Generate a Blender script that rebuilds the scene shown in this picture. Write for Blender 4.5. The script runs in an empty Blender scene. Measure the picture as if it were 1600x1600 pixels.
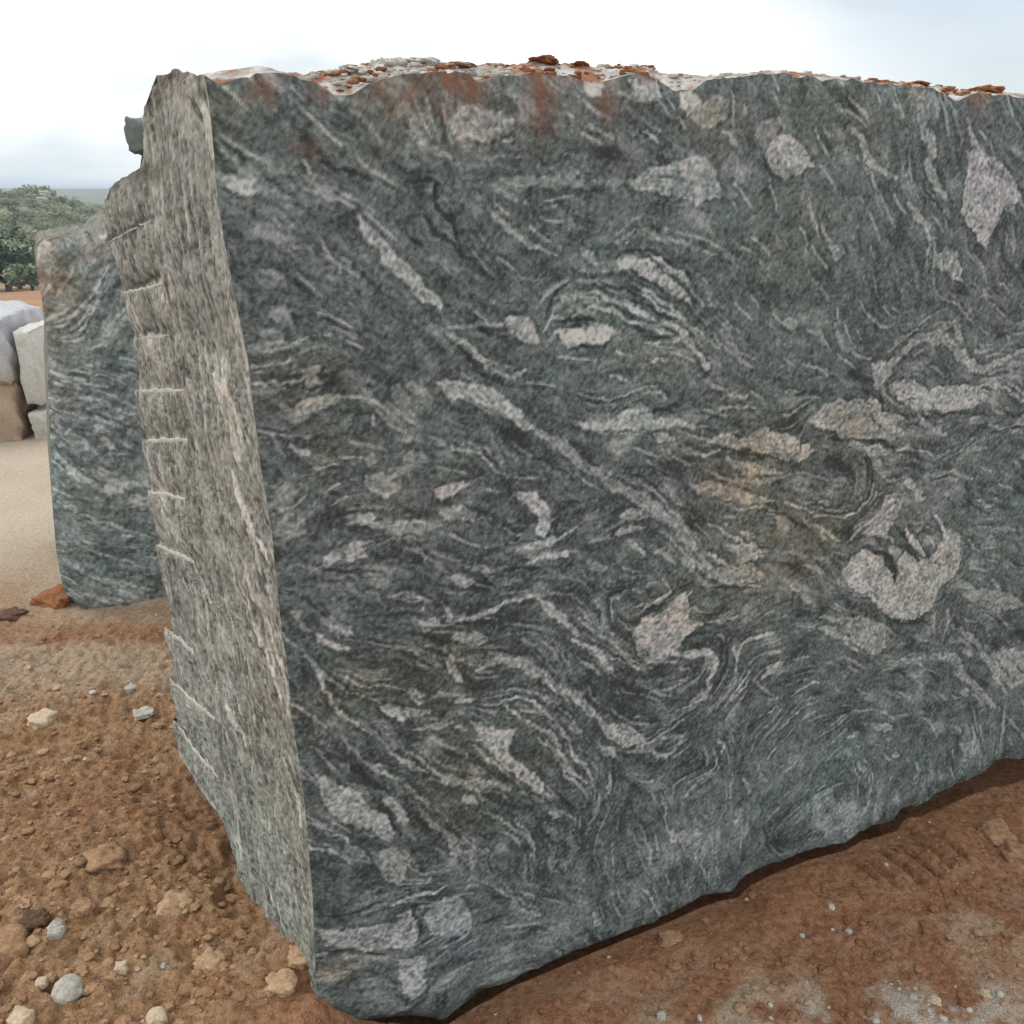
import bpy, bmesh, math, random
import numpy as np
from mathutils import Vector

random.seed(7)
RNG = np.random.default_rng(7)
SC = bpy.context.scene
COL = SC.collection

# ------------------------------------------------------------------ camera
PITCH = math.radians(19.65)
FPX = 1400.0                     # focal length in pixels of the 1600 px picture
CAMZ = 1.6
cam_d = bpy.data.cameras.new('camera')
cam_d.sensor_width = 36.0
cam_d.lens = 36.0 * FPX / 1600.0
cam_d.clip_start = 0.05
cam_d.clip_end = 9000.0
cam = bpy.data.objects.new('camera', cam_d)
COL.objects.link(cam)
cam.location = (0, 0, CAMZ)
cam.rotation_euler = (math.pi / 2 - PITCH, 0, 0)
SC.camera = cam

# ------------------------------------------------------------------ world, sun, exposure
SUN_EL, SUN_AZ = math.radians(52), math.radians(-75)     # azimuth from +Y towards +X
W = bpy.data.worlds.new('World')
SC.world = W
W.use_nodes = True
nt = W.node_tree
nt.nodes.clear()
def wn(t, **k):
    n = nt.nodes.new(t)
    for a, b in k.items(): setattr(n, a, b)
    return n
sky = wn('ShaderNodeTexSky', sky_type='NISHITA', sun_disc=False, sun_elevation=SUN_EL, sun_rotation=SUN_AZ)
bg1 = wn('ShaderNodeBackground'); bg1.inputs[1].default_value = 0.15
bg2 = wn('ShaderNodeBackground'); bg2.inputs[1].default_value = 1.22
tc = wn('ShaderNodeTexCoord')
no1 = wn('ShaderNodeTexNoise'); no1.inputs['Scale'].default_value = 2.2; no1.inputs['Detail'].default_value = 5
mp = wn('ShaderNodeMapping'); mp.inputs['Scale'].default_value = (1, 1, 2.6)
mp.inputs['Location'].default_value = (0.3, 0.1, 0.0)
# a thinner place in the cloud deck, towards the upper right
dotn = wn('ShaderNodeVectorMath', operation='DOT_PRODUCT')
dd = Vector((0.50, 0.85, 0.20)).normalized()
dotn.inputs[1].default_value = dd
mr = wn('ShaderNodeMapRange'); mr.interpolation_type = 'SMOOTHSTEP'
mr.inputs['From Min'].default_value = 0.925; mr.inputs['From Max'].default_value = 1.0
mr.inputs['To Min'].default_value = 0.0; mr.inputs['To Max'].default_value = 0.55
ad = wn('ShaderNodeMath', operation='ADD')
mr2 = wn('ShaderNodeMapRange'); mr2.interpolation_type = 'SMOOTHSTEP'
mr2.inputs['From Min'].default_value = 0.56; mr2.inputs['From Max'].default_value = 1.05
mr2.inputs['To Min'].default_value = 0.0; mr2.inputs['To Max'].default_value = 0.75
mix = wn('ShaderNodeMixShader')
out = wn('ShaderNodeOutputWorld')
cr = wn('ShaderNodeValToRGB')
cr.color_ramp.elements[0].position = 0.36; cr.color_ramp.elements[0].color = (0.60, 0.655, 0.675, 1)
cr.color_ramp.elements[1].position = 0.50; cr.color_ramp.elements[1].color = (1, 1, 1, 1)
L = nt.links.new
L(tc.outputs['Generated'], mp.inputs[0]); L(mp.outputs[0], no1.inputs['Vector'])
L(tc.outputs['Generated'], dotn.inputs[0]); L(dotn.outputs['Value'], mr.inputs[0])
L(mr.outputs[0], ad.inputs[0]); L(no1.outputs[0], ad.inputs[1]); L(ad.outputs[0], mr2.inputs[0])
L(no1.outputs[0], cr.inputs[0]); L(cr.outputs[0], bg2.inputs[0])
tint = wn('ShaderNodeMix', data_type='RGBA', blend_type='MULTIPLY'); tint.inputs[0].default_value = 1; tint.inputs[7].default_value = (1.06, .93, .86, 1)
L(sky.outputs[0], tint.inputs[6]); L(tint.outputs[2], bg1.inputs[0])
L(mr2.outputs[0], mix.inputs[0]); L(bg2.outputs[0], mix.inputs[1]); L(bg1.outputs[0], mix.inputs[2])
L(mix.outputs[0], out.inputs[0])

sd = bpy.data.lights.new('sun', 'SUN')
sd.energy = 1.2; sd.angle = math.radians(25); sd.color = (1.0, 0.965, 0.91)
so = bpy.data.objects.new('sun', sd); COL.objects.link(so)
to_sun = Vector((math.sin(SUN_AZ) * math.cos(SUN_EL), math.cos(SUN_AZ) * math.cos(SUN_EL), math.sin(SUN_EL)))
so.rotation_euler = to_sun.to_track_quat('Z', 'Y').to_euler()
so.location = to_sun * 30

SC.view_settings.view_transform = 'Standard'
SC.view_settings.look = 'None'
SC.view_settings.exposure = 0.25
SC.view_settings.gamma = 1.0
SC.view_settings.use_curve_mapping = False
SC.render.engine = 'CYCLES'
SC.cycles.use_denoising = True
SC.cycles.max_bounces = 6
SC.cycles.volume_bounces = 0

# ------------------------------------------------------------------ pixel rays <-> places
cP, sP = math.cos(PITCH), math.sin(PITCH)
def ray(px, py):
    X = (px - 800.0) / FPX; Y = (800.0 - py) / FPX
    return np.array([X, cP + Y * sP, -sP + Y * cP])
def on_ground(px, py, z=0.0):
    r = ray(px, py); t = (z - CAMZ) / r[2]
    return np.array([0, 0, CAMZ]) + r * t
def at_depth(px, py, y):
    r = ray(px, py); return np.array([0, 0, CAMZ]) + r * (y / r[1])
def unit(az):
    a = math.radians(az); return np.array([math.sin(a), math.cos(a), 0.0])
def on_plane(px, py, P0, az):
    """ray against the vertical plane through P0 along azimuth az -> (s, z)"""
    a = unit(az); n = np.array([a[1], -a[0], 0.0])
    r = ray(px, py); o = np.array([0, 0, CAMZ])
    t = np.dot(P0 - o, n) / np.dot(r, n)
    q = o + r * t
    return float(np.dot(q - P0, a)), float(q[2]), t

# ------------------------------------------------------------------ numpy noise
def _hash(ix, iy, seed):
    h = (ix.astype(np.int64) * 374761393 + iy.astype(np.int64) * 668265263 + seed * 2147483647 + 974711) & 0xFFFFFFFF
    h = ((h ^ (h >> 13)) * 1274126177) & 0xFFFFFFFF
    h = ((h ^ (h >> 16)) * 2246822519) & 0xFFFFFFFF
    return (h ^ (h >> 15)) & 0xFFFFFFFF
def gnoise(x, y, seed=0):
    x = np.asarray(x, float); y = np.asarray(y, float)
    x0 = np.floor(x); y0 = np.floor(y); fx = x - x0; fy = y - y0
    u = fx * fx * fx * (fx * (fx * 6 - 15) + 10); v = fy * fy * fy * (fy * (fy * 6 - 15) + 10)
    def g(dx, dy):
        a = _hash(x0 + dx, y0 + dy, seed) * (2 * math.pi / 4294967296.0)
        return np.cos(a) * (fx - dx) + np.sin(a) * (fy - dy)
    n0 = g(0, 0) * (1 - u) + g(1, 0) * u
    n1 = g(0, 1) * (1 - u) + g(1, 1) * u
    return (n0 * (1 - v) + n1 * v) * 1.5
def fbm(x, y, octv=4, seed=0, gain=0.5):
    t = 0; a = 1.0; s = 0
    for k in range(octv):
        t = t + a * gnoise(x * 2 ** k, y * 2 ** k, seed + 17 * k); s += a; a *= gain
    return t / s * 1.4
def sstep(a, b, x):
    t = np.clip((x - a) / (b - a), 0, 1); return t * t * (3 - 2 * t)
def blur(a, r):
    k = np.exp(-0.5 * (np.arange(-3 * r, 3 * r + 1) / max(r, 1e-6)) ** 2) if r >= 1 else np.array([.25, .5, .25])
    k = k / k.sum()
    p = len(k) // 2
    b = np.pad(a, ((p, p), (p, p)), 'wrap')
    b = np.apply_along_axis(lambda m: np.convolve(m, k, 'valid'), 0, b)
    return np.apply_along_axis(lambda m: np.convolve(m, k, 'valid'), 1, b)
def norm(a):
    return (a - a.mean()) / (a.std() + 1e-9)
def lic(noise, ang, steps, h=0.8):
    H, Wd = noise.shape
    jj, ii = np.mgrid[0:H, 0:Wd].astype(np.float32)
    acc = noise.astype(np.float32).copy()
    ca = np.cos(ang).astype(np.float32); sa = np.sin(ang).astype(np.float32)
    for sgn in (1.0, -1.0):
        x = ii.copy(); y = jj.copy()
        pdx = ca * sgn; pdy = sa * sgn
        for _ in range(steps):
            xi = np.clip(x, 0, Wd - 1).astype(np.int32); yi = np.clip(y, 0, H - 1).astype(np.int32)
            dx = ca[yi, xi]; dy = sa[yi, xi]
            f = np.sign(dx * pdx + dy * pdy); f[f == 0] = 1
            pdx = dx * f; pdy = dy * f
            x += pdx * h; y += pdy * h
            xi = np.clip(x, 0, Wd - 1).astype(np.int32); yi = np.clip(y, 0, H - 1).astype(np.int32)
            acc += noise[yi, xi]
    return acc / (2 * steps + 1)
def catmull(P, n=6):
    P = [np.array(p, float) for p in P]
    if len(P) < 3: return np.array(P)
    Q = [2 * P[0] - P[1]] + P + [2 * P[-1] - P[-2]]
    o = []
    for i in range(1, len(Q) - 2):
        for k in range(n):
            t = k / n
            o.append(0.5 * (2 * Q[i] + (Q[i + 1] - Q[i - 1]) * t + (2 * Q[i - 1] - 5 * Q[i] + 4 * Q[i + 1] - Q[i + 2]) * t * t
                            + (-Q[i - 1] + 3 * Q[i] - 3 * Q[i + 1] + Q[i + 2]) * t ** 3))
    o.append(P[-1])
    return np.array(o)

class Sheet:
    """regular (s, z) field of minerals on a rock face"""
    def __init__(self, s0, s1, z0, z1, step, seed):
        self.s0, self.z0, self.step, self.seed = s0, z0, step, seed
        self.nx = int((s1 - s0) / step) + 1; self.nz = int((z1 - z0) / step) + 1
        self.S, self.Z = np.meshgrid(s0 + np.arange(self.nx) * step, z0 + np.arange(self.nz) * step)
        S, Z = self.S, self.Z
        # warped copies of the coordinates, so that traced edges come out ragged
        self.WS = S + 0.010 * fbm(S / .04, Z / .04, 4, seed + 1, .66) + 0.008 * gnoise(S / .15, Z / .15, seed + 2)
        self.WZ = Z + 0.010 * fbm(S / .04, Z / .04, 4, seed + 3, .66) + 0.008 * gnoise(S / .15, Z / .15, seed + 4)
        z = lambda: np.zeros_like(S)
        self.pale, self.dark, self.rust, self.olive, self.violet, self.green = z(), z(), z(), z(), z(), z()
        self.fc, self.fs, self.fw = z(), z(), z()
    def window(self, s0, s1, z0, z1):
        i0 = max(0, int((s0 - self.s0) / self.step)); i1 = min(self.nx, int((s1 - self.s0) / self.step) + 2)
        j0 = max(0, int((z0 - self.z0) / self.step)); j1 = min(self.nz, int((z1 - self.z0) / self.step) + 2)
        if i1 <= i0 or j1 <= j0: return None
        return (slice(j0, j1), slice(i0, i1))
    def flow(self, s, z, ang, sig, w=1.0):
        wn_ = self.window(s - 3 * sig, s + 3 * sig, z - 3 * sig, z + 3 * sig)
        if wn_ is None: return
        g = w * np.exp(-((self.S[wn_] - s) ** 2 + (self.Z[wn_] - z) ** 2) / (2 * sig * sig))
        self.fc[wn_] += g * math.cos(2 * ang); self.fs[wn_] += g * math.sin(2 * ang); self.fw[wn_] += g
    def seg_dist(self, wn_, P):
        X = self.WS[wn_]; Y = self.WZ[wn_]
        best = np.full(X.shape, 1e9); par = np.zeros(X.shape)
        n = len(P) - 1
        for k in range(n):
            a, b = P[k], P[k + 1]; d = b - a; l2 = max(1e-12, d @ d)
            t = np.clip(((X - a[0]) * d[0] + (Y - a[1]) * d[1]) / l2, 0, 1)
            q = np.hypot(X - a[0] - t * d[0], Y - a[1] - t * d[1])
            m = q < best
            best[m] = q[m]; par[m] = ((k + t) / n)[m]
        return best, par
    def stroke(self, P, w, amt, field='pale', soft=0.003, fl=True):
        P = catmull(P); m = 0.06
        wn_ = self.window(P[:, 0].min() - m, P[:, 0].max() + m, P[:, 1].min() - m, P[:, 1].max() + m)
        if wn_ is None: return
        d, t = self.seg_dist(wn_, P)
        r = 0.5 * w * (0.35 + 0.65 * np.sqrt(np.clip(np.sin(math.pi * np.clip(t, .02, .98)), 0, 1)))
        r = r * (1 + 0.45 * fbm(self.S[wn_] / .03, self.Z[wn_] / .03, 2, self.seed + 9))
        f = getattr(self, field)
        f[wn_] = np.maximum(f[wn_], amt * sstep(-0.5, 0.5, (r - d) / soft))
        if field == 'pale':
            ring = np.exp(-((d - r - .004) / .004) ** 2) * (d > r)
            self.dark[wn_] = np.maximum(self.dark[wn_], 0.20 * amt * ring)
        if fl:
            for k in range(0, len(P) - 1, 2):
                dv = P[k + 1] - P[k]; c = (P[k + 1] + P[k]) / 2
                self.flow(c[0], c[1], math.atan2(dv[1], dv[0]), 0.035, 1.2)
    def poly(self, P, amt, field='pale', soft=0.005):
        P = np.array(P, float); m = 0.05
        wn_ = self.window(P[:, 0].min() - m, P[:, 0].max() + m, P[:, 1].min() - m, P[:, 1].max() + m)
        if wn_ is None: return
        C = np.vstack([P, P[:1]])
        d, _ = self.seg_dist(wn_, C)
        X = self.WS[wn_]; Y = self.WZ[wn_]; ins = np.zeros(X.shape, bool)
        for k in range(len(P)):
            x1, y1 = C[k]; x2, y2 = C[k + 1]
            if y1 == y2: continue
            c = ((y1 > Y) != (y2 > Y)) & (X < (x2 - x1) * (Y - y1) / (y2 - y1) + x1)
            ins ^= c
        sd_ = np.where(ins, d, -d)
        f = getattr(self, field)
        body = amt * (1.12 if field == 'pale' else 1) * sstep(-0.5, 0.5, sd_ / soft)
        f[wn_] = np.maximum(f[wn_], body)
        if field == 'pale':
            self.dark[wn_] = np.maximum(self.dark[wn_], 0.26 * amt * np.exp(-((sd_ + .005) / .004) ** 2) * (.5 + .8 * fbm(X / .04, Y / .04, 2, self.seed + 90)).clip(0, 1))
            for k in range(len(P)):
                dv = C[k + 1] - C[k]; c = (C[k + 1] + C[k]) / 2
                self.flow(c[0], c[1], math.atan2(dv[1], dv[0]), 0.03, .6)
    def blob(self, s, z, rs, rz, amt, field):
        wn_ = self.window(s - 2.2 * rs, s + 2.2 * rs, z - 2.2 * rz, z + 2.2 * rz)
        if wn_ is None: return
        X = self.WS[wn_]; Y = self.WZ[wn_]
        q = ((X - s) / rs) ** 2 + ((Y - z) / rz) ** 2
        q = q * (1 + .6 * fbm(X / .07, Y / .07, 3, self.seed + 31))
        f = getattr(self, field); f[wn_] = np.maximum(f[wn_], amt * np.exp(-q))
    def angle(self, swirl):
        return 0.5 * np.arctan2(self.fs, self.fc) + swirl * fbm(self.S / .16, self.Z / .16, 3, self.seed + 40) + .35 * swirl * gnoise(self.S / .06, self.Z / .06, self.seed + 41)
    def streams(self, ang, n, accept, wr, lr, ar, field, seed, lens=False):
        '''thin folded seams that follow the foliation from random starting points'''
        r = np.random.default_rng(seed); done = 0; tries = 0
        while done < n and tries < n * 30:
            tries += 1
            x = r.uniform(self.s0, self.s0 + self.nx * self.step); y = r.uniform(self.z0, self.z0 + self.nz * self.step)
            if r.random() > accept(x, y): continue
            ln = r.uniform(*lr) * (.6 + .8 * r.random()); P = [np.array([x, y])]; st = .012; pd = None
            for _ in range(max(3, int(ln / st))):
                i = int((P[-1][0] - self.s0) / self.step); j = int((P[-1][1] - self.z0) / self.step)
                if not (0 <= i < self.nx and 0 <= j < self.nz): break
                d = np.array([math.cos(ang[j, i]), math.sin(ang[j, i])])
                if pd is not None and d @ pd < 0: d = -d
                pd = d; P.append(P[-1] + d * st)
            if len(P) < 3: continue
            w = r.uniform(*wr) * (2.6 if lens else 1)
            self.stroke(P[::2] if len(P) > 5 else P, w, r.uniform(*ar), field, .003, False)
            if r.random() < .35 and not lens:       # a twin seam alongside
                d = P[-1] - P[0]; nrm = np.array([-d[1], d[0]]) / (np.linalg.norm(d) + 1e-6) * r.uniform(.009, .02)
                self.stroke([p + nrm for p in P[1::2]] if len(P) > 6 else [p + nrm for p in P], w * .7, r.uniform(*ar) * .8, field, .003, False)
            done += 1
    def finish(self, aniso, swirl=0.7, contrast=1.0, veins=1.0, spots=1.0):
        sd_ = self.seed; S, Z = self.S, self.Z
        ang = self.angle(swirl)
        r = np.random.default_rng(sd_ + 5)
        n1 = r.standard_normal(S.shape)
        n2 = blur(r.standard_normal(S.shape), 2)
        n3 = np.where(r.random(S.shape) > .9965, 1.0, 0.0)
        n3 = blur(n3, 1)
        ang2 = ang + .55 * gnoise(S / .03, Z / .03, sd_ + 44)
        f1 = norm(lic(n1, ang2, 6)); f2 = norm(lic(n2, ang2, 11)); f3 = norm(lic(n3, ang, 18))
        f2 = norm(f2 - .6 * blur(f2, 5))
        g1 = norm(blur(r.standard_normal(S.shape), 1)); g2 = norm(blur(r.standard_normal(S.shape), 3))
        A = aniso
        g0 = r.standard_normal(S.shape); g4 = norm(blur(r.standard_normal(S.shape), 5))
        iso = norm(.75 * g0 + .7 * g1 + .55 * g2 + .45 * g4)
        fol = norm(.32 * f1 + .45 * f2 + .55 * g1 + .55 * g0)
        tex = A * fol + (1 - A) * iso
        big = fbm(S / .30, Z / .30, 4, sd_ + 60)
        mid = fbm((S + .02 * fbm(S / .05, Z / .05, 2, sd_ + 62)) / .06, Z / .06, 4, sd_ + 61, .65)
        nv = fbm(S / .13, Z / .13, 4, sd_ + 63, .6); ng = fbm(S / .17, Z / .17, 4, sd_ + 64, .6)
        self.violet = np.clip(self.violet * (.6 + 1.2 * nv) + .55 * sstep(.12, .6, nv), 0, 1); self.green = np.clip(self.green * (.7 + .8 * ng) + .45 * sstep(.05, .5, ng), 0, 1)
        self.olive = np.clip(self.olive * (.75 + .9 * fbm(S / .1, Z / .06, 4, sd_ + 65, .6)), 0, 1)
        vein = sstep(1.2, 2.8, f3) * veins
        # small broken patches of the pale mineral, drawn out along the foliation
        wn3 = norm(blur(lic(blur(r.standard_normal(S.shape), 4), ang2, 16), 1))
        wq = .26 * wn3 + .30 * fbm(S / .05, Z / .05, 4, sd_ + 70, .65) + .16 * fbm(S / .22, Z / .22, 2, sd_ + 71)
        patch = sstep(.30, .58, wq + .05 * f1) * .38 * (.30 + .70 * A) * spots
        seam = sstep(.30, .62, -wq + .06 * f1) * .55 * A * spots
        brk = .74 + .26 * sstep(-.40, .15, fbm(S / .045, Z / .045, 4, sd_ + 80, .65) + .12 * g1)
        pal = np.maximum(self.pale * brk * (0.98 + .10 * f1 + .10 * g1), np.maximum(patch, .7 * vein))
        pal = np.clip(pal, 0, 1.15)
        drk = np.clip(np.maximum(self.dark, seam * (1 - np.clip(self.pale, 0, 1))), 0, 1)
        fo3 = norm(wn3) * A + mid * 1.6 * (1 - A)
        tone_ = (.337 + contrast * (.092 * tex * (1 - .3 * np.clip(self.pale, 0, 1)) + .040 * fo3 + .085 * big + .095 * mid) + .49 * pal - .27 * drk)
        tone_ = tone_ + .6 * (tone_ - blur(tone_, 2))
        self.tone = np.clip(tone_, 0.02, 1)
        self.pal = pal
    def sample(self, name, s, z):
        a = getattr(self, name)
        x = np.clip((s - self.s0) / self.step, 0, self.nx - 1.001); y = np.clip((z - self.z0) / self.step, 0, self.nz - 1.001)
        i = x.astype(int); j = y.astype(int); u = x - i; v = y - j
        return (a[j, i] * (1 - u) + a[j, i + 1] * u) * (1 - v) + (a[j + 1, i] * (1 - u) + a[j + 1, i + 1] * u) * v

# ------------------------------------------------------------------ node helpers
class M:
    def __init__(self, name, rough=0.8, spec=0.3):
        self.m = bpy.data.materials.new(name); self.m.use_nodes = True
        self.t = self.m.node_tree; self.t.nodes.clear()
        self.b = self.n('ShaderNodeBsdfPrincipled'); self.o = self.n('ShaderNodeOutputMaterial')
        self.t.links.new(self.b.outputs[0], self.o.inputs[0])
        self.b.inputs['Roughness'].default_value = rough
        self.b.inputs['Specular IOR Level'].default_value = spec
    def n(self, t, **k):
        q = self.t.nodes.new(t)
        for a, b in k.items(): setattr(q, a, b)
        return q
    def link(self, a, b): self.t.links.new(a, b)
    def val(self, x, sock):
        if isinstance(x, (int, float)): sock.default_value = x
        elif isinstance(x, (tuple, list)): sock.default_value = (*x, 1) if len(x) == 3 and len(sock.default_value) == 4 else x
        else: self.link(x, sock)
    def math(self, op, a, b=0.0, clamp=False):
        q = self.n('ShaderNodeMath', operation=op, use_clamp=clamp)
        self.val(a, q.inputs[0]); self.val(b, q.inputs[1]); return q.outputs[0]
    def mix(self, f, a, b, mode='MIX'):
        q = self.n('ShaderNodeMix', data_type='RGBA', blend_type=mode)
        self.val(f, q.inputs[0]); self.val(a, q.inputs[6]); self.val(b, q.inputs[7]); return q.outputs[2]
    def noise(self, scale, detail=3, rough=.55, vec=None, dist=0.0):
        q = self.n('ShaderNodeTexNoise'); q.inputs['Scale'].default_value = scale
        q.inputs['Detail'].default_value = detail; q.inputs['Roughness'].default_value = rough
        q.inputs['Distortion'].default_value = dist
        self.link(vec if vec is not None else self.obj(), q.inputs['Vector']); return q.outputs[0]
    def obj(self):
        if not hasattr(self, '_tc'): self._tc = self.n('ShaderNodeTexCoord')
        return self._tc.outputs['Object']
    def ramp(self, f, stops):
        q = self.n('ShaderNodeValToRGB'); e = q.color_ramp.elements
        e[0].position, e[0].color = stops[0][0], (*stops[0][1], 1)
        e[1].position, e[1].color = stops[-1][0], (*stops[-1][1], 1)
        for p, c in stops[1:-1]:
            k = e.new(p); k.color = (*c, 1)
        self.link(f, q.inputs[0]); return q.outputs[0]
    def range(self, f, a, b, c=0.0, d=1.0):
        q = self.n('ShaderNodeMapRange'); q.interpolation_type = 'SMOOTHSTEP'
        self.val(f, q.inputs[0])
        for k, v in enumerate((a, b, c, d)): q.inputs[k + 1].default_value = v
        return q.outputs[0]
    def attr(self, name):
        q = self.n('ShaderNodeAttribute'); q.attribute_name = name; return q
    def rgb(self, sock):
        q = self.n('ShaderNodeSeparateColor'); self.link(sock, q.inputs[0]); return q.outputs
    def bump(self, h, strength=.5, dist=.01):
        q = self.n('ShaderNodeBump'); q.inputs['Strength'].default_value = strength; q.inputs['Distance'].default_value = dist
        self.link(h, q.inputs['Height']); self.link(q.outputs[0], self.b.inputs['Normal'])
    def color(self, c): self.val(c, self.b.inputs['Base Color']); return self

def gneiss_material(name, stops, warm=1.0):
    m = M(name, .78, .28)
    a = m.attr('mineral'); r = m.rgb(a.outputs['Color'])        # tone, pale, rust
    b = m.attr('tint'); t = m.rgb(b.outputs['Color'])           # violet, olive, green
    g = m.noise(480, 2, .6); g2 = m.noise(140, 4, .65)
    tone = m.math('ADD', r[0], m.math('MULTIPLY', m.math('SUBTRACT', g, .5), .16))
    tone = m.math('ADD', tone, m.math('MULTIPLY', m.math('SUBTRACT', g2, .5), .20))
    c = m.ramp(tone, stops)
    c = m.mix(m.math('MULTIPLY', r[1], .55, True), c, m.mix(1.0, c, (1.03, 1.0, .99), 'MULTIPLY'))
    c = m.mix(m.math('MULTIPLY', t[0], .6, True), c, m.mix(1.0, c, (1.05, .99, 1.16), 'MULTIPLY'))
    c = m.mix(m.math('MULTIPLY', t[1], .85, True), c, m.mix(1.0, c, (1.22, 1.0, .76), 'MULTIPLY'))
    c = m.mix(m.math('MULTIPLY', t[2], .6, True), c, m.mix(1.0, c, (.86, 1.03, .99), 'MULTIPLY'))
    rustc = m.mix(g2, (.10, .042, .022), (.27, .115, .056))
    c = m.mix(m.math('MULTIPLY', r[2], .78, True), c, rustc)
    m.color(c)
    h = m.math('ADD', m.math('MULTIPLY', r[0], .10), m.math('MULTIPLY', g2, .5))
    m.bump(h, .5, .005)
    return m.m
GREY = [(0.0, (.022, .026, .027)), (.18, (.056, .066, .066)), (.34, (.108, .130, .126)), (.52, (.190, .215, .211)),
        (.74, (.335, .350, .345)), (1.0, (.58, .58, .57))]
MAT_FACE = gneiss_material('gneiss_sawn_face', GREY)
BEIGE = [(0.0, (.045, .048, .043)), (.18, (.118, .124, .111)), (.34, (.224, .230, .204)), (.52, (.332, .336, .300)),
         (.74, (.45, .44, .385)), (1.0, (.63, .62, .56))]
MAT_END = gneiss_material('gneiss_split_face', BEIGE)

def top_material():
    m = M('dusty_broken_top', .9, .2)
    n = m.noise(14, 5, .6); g = m.noise(90, 3, .6); h = m.noise(30, 4, .6)
    c = m.ramp(h, [(.3, (.20, .19, .165)), (.5, (.38, .36, .33)), (.7, (.62, .61, .58))])
    c = m.mix(m.range(n, .47, .60), c, m.mix(g, (.16, .06, .03), (.34, .17, .09)))
    m.color(c); m.bump(g, .7, .01); return m.m
MAT_TOP = top_material()
def dust_material():
    m = M('pale_rock_dust', .9, .15)
    g = m.noise(120, 4, .6)
    m.color(m.ramp(g, [(.25, (.28, .27, .225)), (.55, (.47, .46, .40)), (.8, (.60, .59, .53))])); m.bump(g, .5, .004); return m.m
MAT_DUST = dust_material()

# ------------------------------------------------------------------ mesh helpers
def mesh_np(name, co, quads=None, tris=None, mats=(), mat_idx=None, smooth=True):
    me = bpy.data.meshes.new(name)
    co = np.asarray(co, np.float32)
    me.vertices.add(len(co)); me.vertices.foreach_set('co', co.ravel())
    loops = []; tot = []
    if quads is not None and len(quads): loops.append(np.asarray(quads).ravel()); tot.append(np.full(len(quads), 4))
    if tris is not None and len(tris): loops.append(np.asarray(tris).ravel()); tot.append(np.full(len(tris), 3))
    loops = np.concatenate(loops).astype(np.int32); tot = np.concatenate(tot).astype(np.int32)
    me.loops.add(len(loops)); me.loops.foreach_set('vertex_index', loops)
    start = np.concatenate([[0], np.cumsum(tot)[:-1]]).astype(np.int32)
    me.polygons.add(len(tot)); me.polygons.foreach_set('loop_start', start)
    try: me.polygons.foreach_set('loop_total', tot)
    except Exception: pass
    for mm in mats: me.materials.append(mm)
    if mat_idx is not None: me.polygons.foreach_set('material_index', np.asarray(mat_idx, np.int32))
    me.update(calc_edges=True)
    me.polygons.foreach_set('use_smooth', np.full(len(tot), bool(smooth)))
    me.validate()
    return me
def col_attr(me, name, rgb):
    at = me.color_attributes.new(name, 'FLOAT_COLOR', 'POINT')
    a = np.ones((len(rgb), 4), np.float32); a[:, :3] = rgb
    at.data.foreach_set('color', a.ravel())
def link(name, me, parent=None, loc=None):
    o = bpy.data.objects.new(name, me); COL.objects.link(o)
    if parent is not None: o.parent = parent
    if loc is not None: o.location = loc
    return o
def tag(o, label=None, cat=None, group=None, kind=None):
    if label: o['label'] = label
    if cat: o['category'] = cat
    if group: o['group'] = group
    if kind: o['kind'] = kind
    return o
def grid_quads(nr, nc, off=0, flip=False):
    a = off + np.arange(nr * nc).reshape(nr, nc)
    q = np.stack([a[:-1, :-1], a[:-1, 1:], a[1:, 1:], a[1:, :-1]], -1).reshape(-1, 4)
    return q[:, ::-1] if flip else q

# ------------------------------------------------------------------ the big block: where its faces are
AZF, AZE = 65.0, -37.0
C0 = on_ground(495, 1550)
A_ = unit(AZF); NF = np.array([A_[1], -A_[0], 0.0])      # front face runs along A_, NF points to the camera
if NF[1] > 0: NF = -NF
B_ = unit(AZE); NE = np.array([-B_[1], B_[0], 0.0])
if NE[0] > 0: NE = -NE
def fz(p): s, z, t = on_plane(p[0], p[1], C0, AZF); return (s, z)
def fpx(p, w):                     # width in metres of w pixels at p on the front face
    s, z, t = on_plane(p[0], p[1], C0, AZF); return w * t / FPX
LEFT_PX = [(322, 118), (328, 160), (333, 220), (340, 300), (350, 370), (365, 450), (376, 505), (388, 560), (394, 620), (402, 680), (408, 730), (417, 780), (425, 830),
           (432, 900), (440, 975), (450, 1050), (456, 1120), (466, 1180), (474, 1235), (480, 1290), (484, 1345), (490, 1400), (492, 1470), (495, 1550)]
TOP_PX = [(322, 118), (345, 128), (395, 122), (405, 113), (440, 110), (470, 118), (505, 128), (520, 137), (532, 150), (570, 142),
          (590, 130), (625, 117), (690, 111), (735, 113), (760, 127), (800, 115), (850, 112), (880, 117), (910, 122), (945, 129),
          (975, 119), (1000, 114), (1030, 121), (1060, 141), (1085, 141), (1110, 126), (1150, 120), (1220, 114), (1280, 120),
          (1290, 129), (1310, 120), (1360, 128), (1430, 133), (1470, 138), (1500, 156), (1515, 151), (1540, 144), (1600, 151)]
BOT_PX = [(495, 1550), (505, 1560), (560, 1586), (620, 1592), (690, 1596), (740, 1565), (800, 1532), (850, 1512), (900, 1490), (950, 1470), (1000, 1450), (1050, 1430), (1085, 1413), (1120, 1400), (1150, 1395), (1170, 1375),
          (1200, 1360), (1260, 1335), (1320, 1318), (1350, 1300), (1352, 1302), (1400, 1286), (1415, 1265), (1440, 1262), (1455, 1252), (1500, 1228), (1545, 1208), (1560, 1192), (1600, 1188)]
Lsz = np.array([fz(p) for p in LEFT_PX])[::-1]; Lsz = Lsz[np.argsort(Lsz[:, 1])]
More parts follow.
